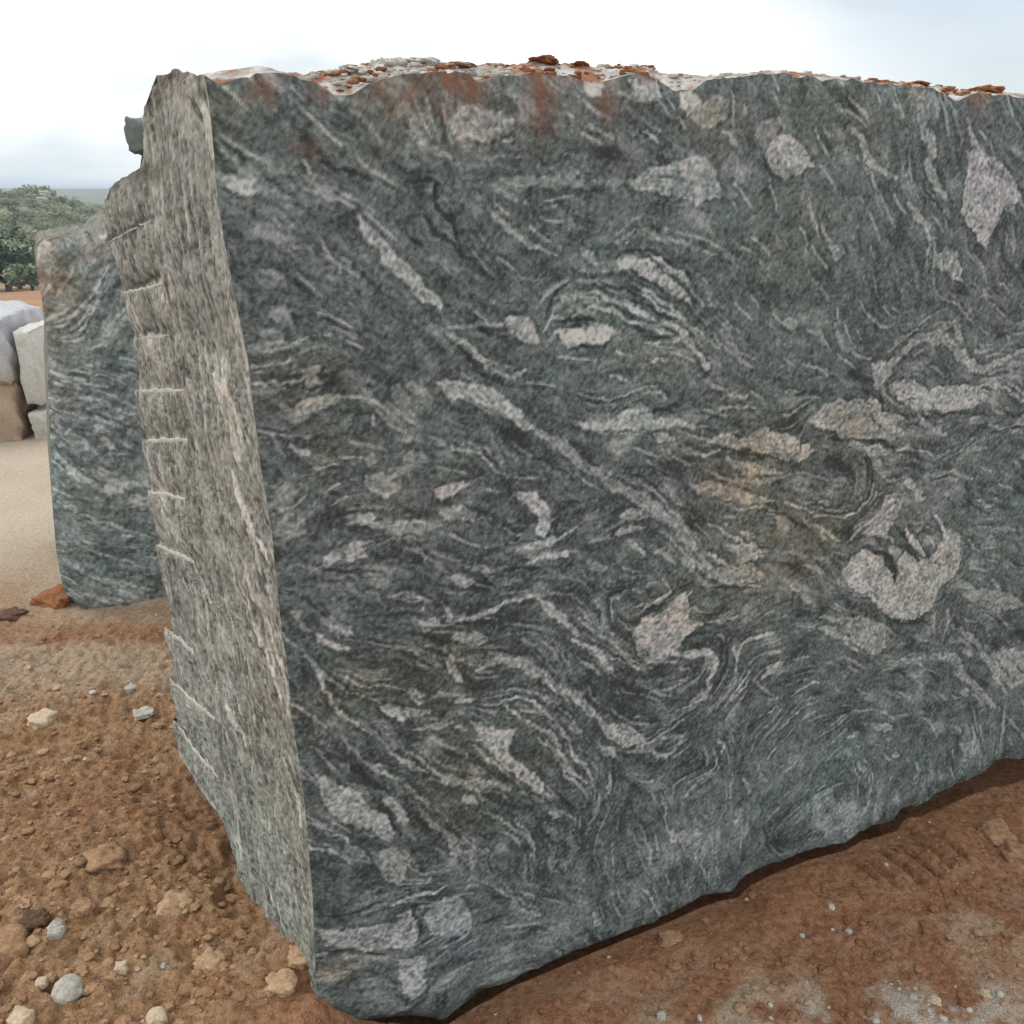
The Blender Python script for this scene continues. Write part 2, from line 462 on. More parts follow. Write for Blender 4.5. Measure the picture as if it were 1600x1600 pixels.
Tsz = np.array([fz(p) for p in TOP_PX]); Bsz = np.array([fz(p) for p in BOT_PX])
S_END = 3.05
Bcap = Bsz.copy()                 # where the soil meets the front; the stone itself goes on down at the corner
Bsz[0, 1] = -.13; Bsz[1, 1] = -.135; Bsz[2, 1] = -.15
def s_left(z): return np.interp(z, Lsz[:, 1], Lsz[:, 0])
def z_top(s): return np.interp(s, Tsz[:, 0], Tsz[:, 1]) + .006 * fbm(np.asarray(s) / .05, 0 * np.asarray(s), 3, 5)
def z_bot(s): return np.interp(s, Bsz[:, 0], Bsz[:, 1]) + .006 * fbm(np.asarray(s) / .04, 0 * np.asarray(s) + 3.3, 3, 6)

# ---- mineral sheet of the front face, traced in the photograph and laid on the face
FS = Sheet(-0.25, 2.40, -0.26, 1.96, 0.0023, 11)
def PL(pts, amt=1.0, field='pale', soft=.005): FS.poly([fz(p) for p in pts], amt, field, soft)
def ST(pts, w, amt=1.0, field='pale', soft=.004): FS.stroke([fz(p) for p in pts], fpx(pts[len(pts) // 2], w), amt, field, soft)
def BL(x, y, rx, ry, amt, field):
    s, z = fz((x, y)); FS.blob(s, z, fpx((x, y), rx), fpx((x, y), ry), amt, field)
FLOW = [(450, 600, 0), (450, 780, 8), (470, 900, 0), (600, 1250, 40), (850, 1150, 45), (700, 900, 18), (900, 590, 5), (1200, 740, 8),
        (1450, 300, 65), (1350, 680, 5), (1450, 1050, 28), (1000, 480, 32), (600, 300, 42), (420, 300, 45), (1250, 1280, -30),
        (1100, 1350, 78), (650, 1480, -15), (750, 700, 38), (1000, 800, 38), (950, 1000, 40), (1300, 850, 30), (1550, 700, 20),
        (1350, 180, 60), (850, 250, 20), (1100, 1050, -35), (1550, 1100, 45), (550, 480, 40), (1500, 1250, 80), (560, 1050, 30), (800, 1350, 50)]
for x, y, a in FLOW:
    s, z = fz((x, y)); FS.flow(s, z, -math.radians(a), .17, .8)
FS.fc += .02 * math.cos(-2 * math.radians(35)); FS.fs += .02 * math.sin(-2 * math.radians(35))
exec('''
PL([(553,330),(575,352),(620,398),(665,440),(696,470),(690,479),(660,466),(618,430),(588,395),(563,357)],.8)
PL([(975,290),(1010,265),(1060,250),(1100,240),(1118,268),(1126,310),(1090,318),(1050,308),(1000,302)],.72)
PL([(1195,240),(1215,215),(1238,210),(1270,258),(1225,282),(1205,265)],.75)
PL([(1182,190),(1215,184),(1222,200),(1200,235),(1186,220)],.4)
PL([(962,405),(985,397),(1010,402),(1045,425),(1075,458),(1087,482),(1060,467),(1030,440),(1000,424),(970,418)],1)
PL([(1008,392),(1040,402),(1074,424),(1083,447),(1060,430),(1030,411)],.75)
PL([(865,520),(880,512),(908,513),(936,502),(956,520),(950,535),(930,541),(885,540)],1.05)
PL([(788,500),(812,492),(836,509),(840,541),(825,540),(800,525)],.8)
PL([(680,602),(702,594),(742,604),(782,610),(802,630),(830,660),(842,674),(800,657),(770,640),(738,627),(700,625)],.85)
PL([(610,610),(640,600),(668,615),(680,640),(650,655),(625,640)],.4)
PL([(900,660),(958,656),(985,634),(1016,634),(1022,655),(1062,650),(1092,658),(1050,667),(1000,673),(910,673)],.75)
PL([(1105,687),(1130,675),(1160,690),(1190,670),(1230,680),(1252,690),(1245,712),(1210,716),(1180,705),(1140,700)],.72)
PL([(1130,716),(1170,720),(1212,730),(1236,741),(1190,756),(1150,750)],.55)
PL([(1076,762),(1100,754),(1150,763),(1214,781),(1160,790),(1100,776)],.62)
PL([(1264,662),(1285,640),(1310,624),(1372,620),(1382,650),(1412,676),(1400,686),(1360,681),(1320,690),(1290,672)],.66)
PL([(1360,570),(1385,564),(1397,580),(1380,602),(1368,612)],.7)
PL([(1390,602),(1420,590),(1450,610),(1480,600),(1530,604),(1547,626),(1520,641),(1470,641),(1430,647),(1408,632)],.8)
PL([(1348,697),(1370,690),(1392,706),(1370,713),(1350,706)],.7)
PL([(1318,892),(1335,865),(1352,855),(1376,870),(1391,900),(1395,912),(1404,872),(1414,860),(1430,882),(1450,872),(1470,850),(1486,820),(1500,835),(1503,870),(1490,900),(1466,920),(1460,945),(1432,966),(1410,969),(1380,956),(1350,930),(1328,920)],.82)
PL([(1348,833),(1375,800),(1385,774),(1411,780),(1402,806),(1386,834),(1360,834)],.72)
PL([(1318,982),(1345,964),(1381,975),(1386,990),(1380,1016),(1360,1021),(1330,1001)],.62)
PL([(1500,930),(1530,919),(1580,925),(1602,945),(1560,956),(1520,951)],.5)
PL([(1540,1030),(1580,1014),(1602,1019),(1602,1060),(1580,1076),(1555,1056)],.65)
PL([(988,986),(1004,970),(1030,960),(1055,935),(1071,924),(1076,960),(1086,986),(1060,1010),(1036,1032),(1010,1036),(994,1010)],.9)
PL([(812,770),(838,767),(858,794),(861,820),(850,841),(834,836),(840,810),(824,790)],1)
PL([(814,856),(850,840),(881,834),(860,851),(825,861)],.85)
PL([(824,881),(850,865),(886,859),(891,870),(860,876)],.85)
PL([(938,1130),(984,1128),(1012,1165),(975,1171),(950,1152)],.8)
PL([(733,1130),(760,1135),(801,1140),(795,1165),(800,1184),(840,1214),(866,1246),(850,1246),(810,1221),(780,1192),(754,1162)],.95)
PL([(488,1204),(520,1214),(560,1234),(592,1270),(617,1300),(610,1319),(580,1301),(530,1281),(504,1250)],.78)
PL([(598,1244),(625,1254),(641,1280),(632,1296),(610,1271)],.7)
PL([(590,1100),(610,1096),(641,1115),(636,1126),(605,1116)],1)
PL([(580,1330),(612,1325),(640,1352),(625,1385),(596,1372)],.6)
PL([(498,1456),(560,1450),(620,1440),(640,1418),(656,1456),(640,1482),(580,1482),(520,1482)],.72)
PL([(664,1430),(680,1410),(710,1399),(736,1420),(741,1450),(700,1466),(675,1461)],.62)
PL([(698,188),(720,160),(742,164),(802,190),(792,206),(760,219),(704,216)],.66)
PL([(1510,240),(1530,234),(1576,260),(1592,296),(1600,315),(1570,322),(1550,360),(1541,392),(1524,362),(1504,332),(1507,290)],.8)
PL([(1461,400),(1480,387),(1501,395),(1509,436),(1490,431),(1464,416)],.75)
PL([(1294,386),(1312,379),(1318,395),(1306,410)],.6)
PL([(905,385),(925,390),(935,410),(918,408)],.5)
PL([(575,745),(600,738),(632,745),(630,770),(605,782),(580,770)],.62)
PL([(572,715),(590,710),(598,720),(578,728)],.6)
PL([(675,760),(700,752),(735,755),(715,768),(690,782)],.85)
PL([(680,795),(715,790),(745,800),(735,812),(695,810)],.65)
PL([(520,855),(560,843),(572,868),(545,875),(505,882)],.8)
PL([(470,575),(485,570),(504,570),(503,598),(478,602)],.6)
PL([(455,690),(485,700),(484,714),(465,708)],.9)
PL([(430,800),(470,795),(482,830),(455,845),(425,838)],.5)
PL([(690,900),(710,895),(740,912),(725,918),(705,912)],.7)
PL([(690,1030),(705,1025),(722,1070),(712,1066)],.8)
PL([(648,972),(680,968),(690,985),(668,992)],.7)
PL([(418,480),(445,478),(460,505),(440,510),(420,498)],.45)
PL([(405,520),(440,515),(445,535),(410,545)],.42)
PL([(460,640),(500,620),(490,640),(465,660),(440,650)],.4)
PL([(1130,855),(1180,845),(1195,870),(1160,880)],.55)
PL([(1125,885),(1180,880),(1195,905),(1150,910)],.45)
PL([(980,122),(1030,120),(1035,150),(1000,158),(982,148)],.75)
PL([(1062,142),(1088,138),(1100,160),(1078,178),(1066,160)],1.1)
PL([(915,120),(945,128),(940,150),(920,148)],1.1)
PL([(1085,160),(1140,150),(1135,185),(1100,200),(1088,180)],.5)
PL([(1420,140),(1455,145),(1455,190),(1430,190)],.5)
PL([(1268,1245),(1300,1235),(1320,1290),(1290,1310),(1270,1290)],.5)
PL([(1300,1255),(1335,1250),(1345,1300),(1325,1310)],.55)
PL([(1060,1300),(1095,1295),(1105,1335),(1075,1345)],.5)
PL([(1500,1160),(1525,1155),(1525,1180),(1505,1185)],.5)
PL([(620,1500),(660,1495),(665,1540),(640,1560),(622,1530)],.75)
PL([(560,1540),(600,1530),(640,1570),(600,1580)],.35)
ST([(705,506),(740,504),(790,504)],9,.7)
ST([(702,516),(730,532),(752,556),(770,575),(798,585),(820,580)],9,.85)
ST([(840,676),(870,696),(900,716),(940,742),(1000,782),(1030,802),(1066,830),(1112,892)],17,.66)
ST([(690,480),(720,530),(750,560)],9,.4)
ST([(1000,745),(1040,790),(1075,825),(1095,850)],6,.6)
ST([(1376,600),(1385,578),(1402,555),(1440,527),(1480,533),(1503,558),(1530,580),(1560,570),(1600,542)],15,.65)
ST([(1460,520),(1490,505),(1500,540)],14,.5)
ST([(1415,826),(1426,846),(1440,872)],12,1)
ST([(1464,803),(1474,820),(1480,838)],11,1)
ST([(1325,848),(1350,822),(1370,805)],7,.75)
ST([(1278,982),(1300,990),(1325,1003)],15,.6)
ST([(1488,980),(1520,1000),(1545,1036),(1570,1082)],9,.65)
ST([(1408,1032),(1450,1026),(1490,1026),(1512,1060),(1562,1112)],13,.55)
ST([(1475,1000),(1480,975),(1482,955)],7,.6)
ST([(1572,1115),(1566,1150),(1560,1190)],8,.5)
ST([(1575,1120),(1600,1150)],6,.5)
ST([(1052,1020),(1080,1022),(1110,1024),(1118,1042),(1106,1062)],13,1)
ST([(1000,960),(1025,942),(1046,926),(1040,912)],6,.8)
ST([(960,962),(963,935),(985,922),(1002,925)],6,.7)
ST([(1110,1052),(1105,1080),(1080,1100),(1058,1112)],7,.75)
ST([(1104,1084),(1082,1104),(1062,1114)],4,.7)
ST([(1052,1042),(1080,1050),(1050,1074),(1010,1078)],5,.6)
ST([(1154,1011),(1180,994),(1211,984)],9,.85)
ST([(1146,1008),(1150,1030),(1146,1052)],6,.8)
ST([(1140,1097),(1160,1078),(1170,1064)],8,.75)
ST([(1175,1065),(1210,1088)],5,.5)
ST([(700,975),(745,966),(790,946),(838,934)],10,1)
ST([(838,938),(870,964),(905,990)],13,.85)
ST([(905,968),(950,995),(976,1020),(996,1048)],8,.8)
ST([(895,1000),(930,1020),(957,1052)],13,1)
ST([(745,1048),(785,1030),(828,1040),(860,1066),(900,1088),(930,1117),(962,1148)],15,.75)
ST([(1010,1170),(1030,1155),(1060,1152),(1062,1165),(1036,1182),(1014,1175)],9,.75)
ST([(783,1096),(820,1089),(850,1110),(875,1140),(900,1180),(918,1192)],7,.8)
ST([(783,1100),(830,1130),(860,1150),(880,1185),(900,1210),(913,1223)],8,.85)
ST([(828,1146),(865,1174),(885,1208),(905,1226)],6,.7)
ST([(545,1165),(575,1190),(630,1225),(676,1268)],8,.6)
ST([(611,1171),(645,1198),(670,1208)],8,.85)
ST([(625,1163),(650,1180),(676,1202)],6,.6)
ST([(725,1224),(742,1238),(762,1253)],10,.85)
ST([(494,1035),(508,1075),(530,1118),(578,1146)],9,.85)
ST([(650,1136),(680,1134),(706,1132)],11,.7)
ST([(504,994),(524,1003),(548,1014)],11,1)
ST([(613,1416),(650,1398),(685,1392),(702,1384)],8,1)
ST([(690,1484),(720,1466),(745,1446)],7,.75)
ST([(780,1280),(815,1298),(835,1325),(825,1345)],8,.7)
ST([(760,1268),(800,1290),(830,1310)],6,.55)
ST([(720,1330),(740,1345),(735,1365)],6,.6)
ST([(935,1240),(928,1275),(915,1308)],9,.75)
ST([(1440,150),(1446,200),(1461,235),(1455,260),(1476,312)],18,.7)
ST([(1325,198),(1345,218),(1362,255),(1402,282)],13,.65)
ST([(1515,190),(1520,220),(1530,240)],12,.6)
ST([(1530,205),(1552,232)],6,.55)
ST([(1490,165),(1500,210),(1498,235)],7,.45)
ST([(1420,320),(1440,340),(1453,370),(1448,402)],10,.6)
ST([(1478,330),(1482,360)],10,.5)
ST([(1305,505),(1325,540),(1345,560)],9,.55)
ST([(336,224),(375,260),(402,288),(430,302),(470,332)],18,.5)
ST([(500,380),(520,405),(535,425)],4,.7)
ST([(550,175),(580,200),(600,220)],8,.45)
ST([(635,190),(660,220),(700,245)],14,.45)
ST([(480,250),(490,275),(500,275)],8,.7)
ST([(800,218),(770,216),(740,215)],6,.6)
ST([(755,246),(790,245),(815,246)],4,.55)
ST([(780,280),(830,286),(870,290),(960,290)],14,.45)
ST([(870,470),(920,456),(960,468),(1010,494),(1060,514),(1100,560)],8,.85)
ST([(900,490),(940,480),(985,500),(1040,520),(1085,540)],8,.8)
ST([(860,505),(872,480),(905,462),(930,468),(945,480)],6,.8)
ST([(846,522),(862,500),(885,490)],6,.7)
ST([(985,440),(1030,462),(1060,488),(1100,525)],6,.85)
ST([(1000,450),(1035,480),(1070,500)],7,.9)
ST([(1000,512),(1050,506),(1075,522),(1095,550),(1108,572)],12,.75)
ST([(1010,538),(1050,535),(1070,530)],7,.7)
ST([(1060,485),(1095,520),(1130,548)],5,.6)
ST([(975,380),(1005,366),(1035,372),(1060,392)],5,.5)
ST([(1098,565),(1106,575)],11,1.1)
ST([(965,548),(972,552)],9,1)
ST([(950,588),(985,595)],5,.7)
ST([(1000,616),(1030,613),(1045,622)],6,.6)
ST([(1100,640),(1140,638),(1180,640)],7,.6)
ST([(1130,622),(1170,620)],6,.55)
ST([(1065,690),(1085,705),(1100,708),(1125,700)],6,.7)
ST([(1150,800),(1190,790),(1215,800)],5,.6)
ST([(1275,790),(1300,795),(1325,800)],5,.6)
ST([(1255,810),(1290,830),(1312,848)],8,.6)
ST([(1240,700),(1265,660),(1280,650)],5,.4)
ST([(1350,710),(1350,750),(1345,780)],5,.5)
ST([(1460,745),(1490,740),(1520,748)],9,.55)
ST([(1550,665),(1580,670),(1600,675)],8,.55)
ST([(1500,720),(1520,705),(1545,700)],8,.45)
ST([(1480,680),(1450,670),(1430,650)],8,.5)
ST([(390,570),(420,570),(450,560),(460,550)],5,.75)
ST([(395,580),(430,578)],4,.6)
ST([(420,610),(470,608),(500,610)],6,.5)
ST([(440,630),(470,640),(500,622)],8,.55)
ST([(400,670),(430,690),(450,705)],5,.7)
ST([(500,775),(490,790),(520,765)],6,.55)
ST([(545,795),(575,790),(590,800)],8,.5)
ST([(580,650),(585,668)],5,.7)
ST([(510,905),(550,900),(560,905)],6,.5)
ST([(640,855),(680,875),(700,895)],8,.6)
ST([(600,935),(640,930),(668,945),(660,960)],5,.7)
ST([(690,945),(708,975)],9,.75)
ST([(460,955),(490,985)],12,.55)
ST([(515,965),(525,985)],9,.55)
ST([(720,880),(755,892)],7,.6)
ST([(770,892),(785,885),(775,893)],5,.7)
ST([(760,905),(780,912),(800,908)],8,.6)
ST([(875,835),(890,825),(900,820)],5,.7)
ST([(935,830),(950,822),(970,815),(1000,810)],6,.5)
ST([(985,845),(1000,860),(1003,872)],8,.8)
ST([(1020,865),(1040,858),(1052,872)],8,.55)
ST([(855,1010),(870,1015),(865,1030)],6,.6)
ST([(1120,1155),(1130,1165),(1128,1178)],7,.9)
ST([(1085,1225),(1110,1210)],6,.6)
ST([(1160,1215),(1170,1240)],8,.6)
ST([(865,1310),(862,1360)],14,.45)
ST([(1375,1320),(1370,1260),(1375,1235)],9,.4)
ST([(1430,1190),(1437,1200),(1432,1215)],7,.55)
ST([(1340,1190),(1352,1205),(1350,1220)],8,.6)
ST([(1375,1115),(1400,1120),(1425,1118)],6,.5)
ST([(1380,1080),(1410,1090)],5,.45)
ST([(640,288),(680,285),(684,320),(708,350),(722,388)],9,1,'dark')
ST([(662,340),(680,365),(705,380),(735,402)],7,.9,'dark')
ST([(500,250),(530,266),(578,277)],8,1,'dark')
ST([(362,232),(378,245),(395,248)],5,.8,'dark')
ST([(410,275),(430,285),(455,300)],5,.6,'dark')
ST([(688,170),(693,200),(690,225)],7,.8,'dark')
ST([(640,378),(660,382)],9,.9,'dark')
ST([(845,522),(860,480),(882,450),(912,436),(950,441),(992,455)],5,.95,'dark')
ST([(930,442),(990,468),(1040,492),(1088,528),(1112,572)],6,.9,'dark')
ST([(960,410),(970,395),(1005,388),(1040,400),(1080,430),(1092,470)],5,.7,'dark')
ST([(985,418),(1030,445),(1070,470),(1110,520)],6,.7,'dark')
ST([(880,500),(900,496),(915,500),(925,495)],9,.8,'dark')
ST([(1000,527),(1040,528),(1065,526)],4,.7,'dark')
ST([(700,520),(740,560),(770,590),(820,600)],6,.7,'dark')
ST([(885,545),(935,545),(958,528)],4,.8,'dark')
ST([(1100,695),(1140,703),(1180,712),(1230,706)],4,.8,'dark')
ST([(1140,735),(1170,745),(1210,742)],6,.7,'dark')
ST([(1300,690),(1340,688),(1380,690),(1400,700)],7,.85,'dark')
ST([(1345,610),(1372,615),(1385,640)],8,.85,'dark')
ST([(1345,640),(1365,655),(1390,675)],4,.8,'dark')
ST([(1395,640),(1430,625),(1440,650),(1425,670)],4,.7,'dark')
ST([(1440,655),(1480,645),(1510,648)],6,.7,'dark')
ST([(1235,606),(1258,614)],13,.8,'dark')
ST([(1370,860),(1392,880),(1398,915)],13,.9,'dark')
ST([(1400,820),(1420,850),(1440,875)],8,.9,'dark')
ST([(1370,945),(1400,972),(1450,970)],6,.8,'dark')
ST([(1462,940),(1480,925)],8,.8,'dark')
ST([(1420,825),(1440,830),(1465,830)],18,.5,'dark')
ST([(1000,967),(1035,945),(1058,925)],10,.85,'dark')
ST([(990,1040),(1030,1045),(1075,1010)],8,.7,'dark')
ST([(705,980),(760,972),(835,950)],6,.7,'dark')
ST([(550,1190),(570,1210),(600,1240)],12,.9,'dark')
ST([(585,1245),(600,1270),(625,1310)],9,.8,'dark')
ST([(655,1440),(655,1460)],13,.8,'dark')
ST([(645,1415),(690,1400)],10,.6,'dark')
ST([(500,1490),(560,1486),(600,1490)],6,.8,'dark')
ST([(500,1520),(550,1516),(590,1520)],4,.6,'dark')
ST([(1310,1345),(1320,1320)],6,.0,'dark')
ST([(1345,1230),(1350,1260),(1340,1270)],11,.8,'dark')
ST([(1195,1290),(1200,1315),(1225,1335)],9,.8,'dark')
ST([(1205,1290),(1230,1270),(1250,1250)],8,.6,'dark')
ST([(1450,1205),(1446,1230),(1455,1245)],4,.7,'dark')
ST([(640,880),(600,870),(560,895)],6,.6,'dark')
ST([(415,755),(425,745)],9,.8,'dark')
ST([(480,800),(500,780),(530,770)],16,.6,'dark')
ST([(440,612),(480,605),(520,600)],7,.7,'dark')
ST([(780,870),(770,890),(740,870),(700,860)],5,.6,'dark')
ST([(825,845),(860,838),(880,830)],5,.7,'dark')
ST([(1020,1130),(990,1120),(960,1100)],10,.4,'dark')
ST([(845,1075),(880,1100),(930,1140)],8,.5,'dark')
ST([(1545,255),(1570,275),(1600,300)],10,.6,'dark')
for _x,_y,_w,_h,_a in [(418,132,24,34,.8),(505,140,20,26,.75),(606,128,26,32,.85),(655,136,24,34,.9),(705,122,26,40,1.1),(738,130,26,42,1.1),(846,118,26,60,1.1),(946,158,22,22,.8),(905,118,40,14,1.0),(948,122,20,12,.9),(1540,148,26,22,1.0),(1010,118,20,10,.7),(400,150,14,20,.6),(570,140,14,20,.5),(690,165,12,24,.5),(860,165,16,30,.6),(1440,140,14,12,.5),(620,165,16,24,.4),(780,130,14,16,.4)]:
    BL(_x,_y,_w,_h,_a,'rust')
''')
for x, y, rx, ry, a, f in [
    (450, 420, 110, 70, .9, 'violet'), (520, 370, 90, 70, .6, 'violet'), (1040, 245, 75, 45, 1, 'violet'), (1565, 410, 70, 110, .9, 'violet'), (1540, 290, 60, 60, .8, 'violet'),
    (1125, 1345, 75, 75, .9, 'violet'), (1330, 1285, 45, 45, .9, 'violet'), (580, 1465, 90, 35, .9, 'violet'), (760, 1430, 70, 60, .8, 'violet'), (640, 1530, 50, 50, .7, 'violet'),
    (1020, 415, 60, 50, .5, 'violet'), (770, 255, 60, 30, .8, 'violet'), (500, 860, 90, 60, .4, 'violet'), (480, 690, 60, 50, .5, 'violet'), (800, 850, 300, 260, .25, 'violet'),
    (470, 600, 90, 65, .5, 'olive'), (520, 690, 60, 60, .5, 'olive'), (1180, 740, 110, 90, 1, 'olive'), (1240, 850, 150, 90, 1, 'olive'), (1330, 665, 70, 35, .9, 'olive'),
    (740, 1230, 110, 90, .55, 'olive'), (560, 1080, 110, 60, .7, 'olive'), (700, 1050, 60, 60, .8, 'olive'), (520, 1515, 60, 28, .9, 'olive'), (1110, 175, 70, 50, .5, 'olive'),
    (740, 190, 60, 40, .5, 'olive'), (850, 175, 60, 60, .5, 'olive'), (610, 180, 70, 60, .5, 'olive'), (360, 160, 40, 70, .6, 'olive'), (480, 230, 40, 30, .7, 'olive'), (1040, 560, 60, 40, .4, 'olive'),
    (1440, 900, 110, 90, .4, 'olive'), (1060, 960, 70, 60, .5, 'olive'), (640, 770, 80, 40, .5, 'olive'), (1250, 370, 90, 80, .3, 'olive'), (1300, 170, 120, 60, .35, 'olive'),
    (1130, 765, 60, 16, .35, 'rust'), (1490, 870, 14, 40, .25, 'rust'), (480, 236, 26, 14, .4, 'rust'), (980, 240, 30, 30, .12, 'rust'), (850, 190, 40, 40, .2, 'rust'), (600, 180, 50, 40, .12, 'rust'),
    (1000, 440, 420, 170, .8, 'green'), (1300, 420, 250, 200, .7, 'green'), (1300, 1200, 330, 150, .9, 'green'), (850, 620, 200, 90, .8, 'green'), (540, 1370, 90, 90, .9, 'green'), (1560, 800, 100, 120, .8, 'green'), (700, 380, 200, 110, .6, 'green'), (420, 210, 90, 100, .6, 'green'), (880, 1340, 200, 150, .8, 'green'), (980, 880, 80, 60, .9, 'green'), (1100, 1480, 200, 60, .6, 'green'),
    (700, 900, 330, 120, .22, 'dark'), (800, 1120, 380, 130, .28, 'dark'), (540, 1350, 80, 90, .5, 'dark'), (560, 830, 190, 130, .32, 'dark'), (760, 790, 200, 140, .3, 'dark'), (960, 1090, 220, 120, .42, 'dark'), (720, 1040, 220, 110, .4, 'dark'), (800, 1220, 200, 90, .42, 'dark'), (900, 1310, 140, 70, .38, 'dark'), (1060, 1150, 140, 80, .32, 'dark'), (950, 790, 200, 70, .28, 'dark'), (620, 1250, 170, 120, .35, 'dark'), (500, 1050, 90, 120, .3, 'dark'), (860, 940, 200, 80, .3, 'dark')]:
    BL(x, y, rx, ry, a, f)
for _x, _y, _w, _h, _a in [(1108, 1320, 26, 50, .5), (1148, 1285, 12, 45, .5), (1080, 1390, 14, 40, .4), (1320, 1280, 30, 45, .5), (1272, 1290, 13, 42, .55), (1350, 1275, 14, 28, .45), (990, 1390, 14, 55, .4), (885, 1450, 34, 45, .45),
                           (1375, 1250, 9, 40, .5), (1440, 1235, 10, 35, .45), (1510, 1180, 12, 30, .45), (640, 1520, 20, 34, .7), (700, 1530, 26, 30, .5), (590, 1560, 40, 20, .4), (780, 1480, 30, 40, .35), (430, 350, 36, 26, .45), (480, 300, 40, 20, .4), (545, 420, 40, 30, .3), (890, 275, 26, 14, .5), (940, 285, 40, 10, .5), (1420, 580, 30, 20, .35), (1440, 1020, 60, 24, .3), (1540, 950, 40, 16, .4), (1230, 1210, 90, 50, .22), (1480, 760, 60, 40, .25), (1040, 1340, 30, 40, .3)]:
    BL(_x, _y, _w, _h, _a, 'pale')
for _x, _y, _w, _h, _a in [(1420, 590, 45, 18, .5), (1350, 520, 20, 40, .4), (420, 430, 40, 30, .4), (540, 800, 26, 14, .6), (1385, 880, 12, 14, .9), (1210, 1320, 18, 10, .8), (1346, 1245, 9, 18, .9), (860, 1400, 40, 20, .4), (680, 1420, 14, 10, .7), (690, 1510, 26, 10, .6), (1480, 1000, 30, 12, .5), (1560, 1010, 30, 12, .5)]:
    BL(_x, _y, _w, _h, _a, 'dark')
aniso = np.full_like(FS.S, .85)
def AN(x, y, rx, ry, to):
    s, z = fz((x, y)); g = np.exp(-(((FS.S - s) / fpx((x, y), rx)) ** 2 + ((FS.Z - z) / fpx((x, y), ry)) ** 2))
    global aniso
    aniso = aniso * (1 - g) + to * g
for q in [(900, 370, 190, 110, .15), (1180, 420, 130, 110, .15), (1320, 330, 140, 130, .25), (1300, 520, 120, 70, .3), (1250, 1180, 180, 110, .3),
          (1000, 1300, 110, 110, .35), (830, 600, 90, 50, .3), (560, 1370, 70, 70, .3), (980, 880, 70, 50, .3), (420, 220, 60, 60, .4), (1420, 1150, 160, 60, .35), (1100, 170, 130, 60, .4), (600, 340, 70, 50, .4)]:
    AN(*q)
def busy(s, z):
    # how thickly seamed the rock is: most at lower left and through the middle
    x_ = 340 + 620 * s; k = .05 + .95 * math.exp(-((s - .55) / .55) ** 2 - ((z - .62) / .42) ** 2)
    k = max(k, .55 * math.exp(-((s - 1.35) / .45) ** 2 - ((z - .85) / .30) ** 2), .35 * math.exp(-((s - 1.9) / .35) ** 2 - ((z - 1.1) / .5) ** 2))
    return k
ANG = FS.angle(.55)
FS.streams(ANG, 300, busy, (.003, .0085), (.04, .17), (.35, .85), 'pale', 901)
FS.streams(ANG, 190, busy, (.003, .008), (.04, .16), (.45, .95), 'dark', 902)
FS.streams(ANG, 95, busy, (.004, .011), (.03, .07), (.4, .85), 'pale', 903, True)
FS.rust = np.clip(FS.rust * (.85 + .9 * fbm(FS.S / .018, FS.Z / .045, 4, 19, .65)) , 0, 1)
FS.finish(aniso, .55, 1.0, .8, 1.0)

# ---- mesh of the big block
def D_outline():
    px = [(275, 110), (262, 125), (240, 160), (228, 182), (226, 215), (222, 262), (212, 275), (190, 290), (180, 300), (171, 318), (168, 360), (170, 380),
          (184, 405), (190, 455), (196, 480), (206, 525), (213, 570), (216, 612), (221, 650), (226, 690), (231, 740), (235, 772), (240, 820), (245, 856),
          (255, 915), (267, 955), (263, 990), (268, 1015), (271, 1070), (275, 1135), (280, 1190)]
    r = []
    for p in px:
        z = 1.0
        for _ in range(25):
            E = C0 + A_ * float(s_left(z)); d, z2, t = on_plane(p[0], p[1], E, AZE); z = .5 * z + .5 * z2
        r.append((z, d))
    zfoot = .100
    r = [q for q in r if q[0] > zfoot + .012]
    d_at = min(r)[1]
    r.append((zfoot + .010, d_at))
    E = C0 + A_ * float(s_left(.04)); r.append((zfoot, on_plane(348, 1255, E, AZE)[0]))
    for p in [(350, 1270), (356, 1290), (368, 1350), (380, 1400), (386, 1440)]:
        z = 0.0
        for _ in range(25):
            E = C0 + A_ * float(s_left(z)); d, z2, t = on_plane(p[0], p[1], E, AZE); z = .5 * z + .5 * z2
        if z < zfoot: r.append((z, d))
    return np.array(sorted(r))
DO = D_outline()
SAW = []
def end_depth(z):
    saw = sum(a_ * np.exp(-np.maximum(zk - np.asarray(z), 0) / .045) * (np.asarray(z) < zk) for zk, a_ in SAW)
    return saw + np.interp(z, DO[:, 0], DO[:, 1]) + .020 * fbm(np.asarray(z) / .06, 0 * np.asarray(z) + 7.7, 5, 8, .62)
DRILL = [((166, 383), (236, 349)), ((195, 458), (256, 444)), ((209, 530), (262, 524)), ((217, 612), (284, 611)), ((226, 690), (290, 688)), ((234, 769), (291, 781)), ((243, 854), (303, 880)), ((262, 990), (303, 1022)), ((271, 1070), (336, 1126)), ((276, 1136), (342, 1216))]
def ez(p):
    z = 1.0
    for _ in range(25):
        E = C0 + A_ * float(s_left(z)); d, z2, t = on_plane(p[0], p[1], E, AZE); z = .5 * z + .5 * z2
    return (d, z)
SAW = [(ez(p)[1] + .004, a_) for (p, q_), a_ in zip(DRILL, (.0, .02, .01, .025, .025, .025, .025, .05, .05, .05))]
ZTOP0 = float(z_top(Tsz[0, 0]))
NT = 600
tt = np.linspace(0, 1, NT)
s_cols = np.concatenate([[0, .002, .005], np.arange(.008, 2.32, .0033), np.linspace(2.328, S_END, 95)])
NS = len(s_cols)
Scol = s_cols[None, :].repeat(NT, 0)
sL0 = 0.0
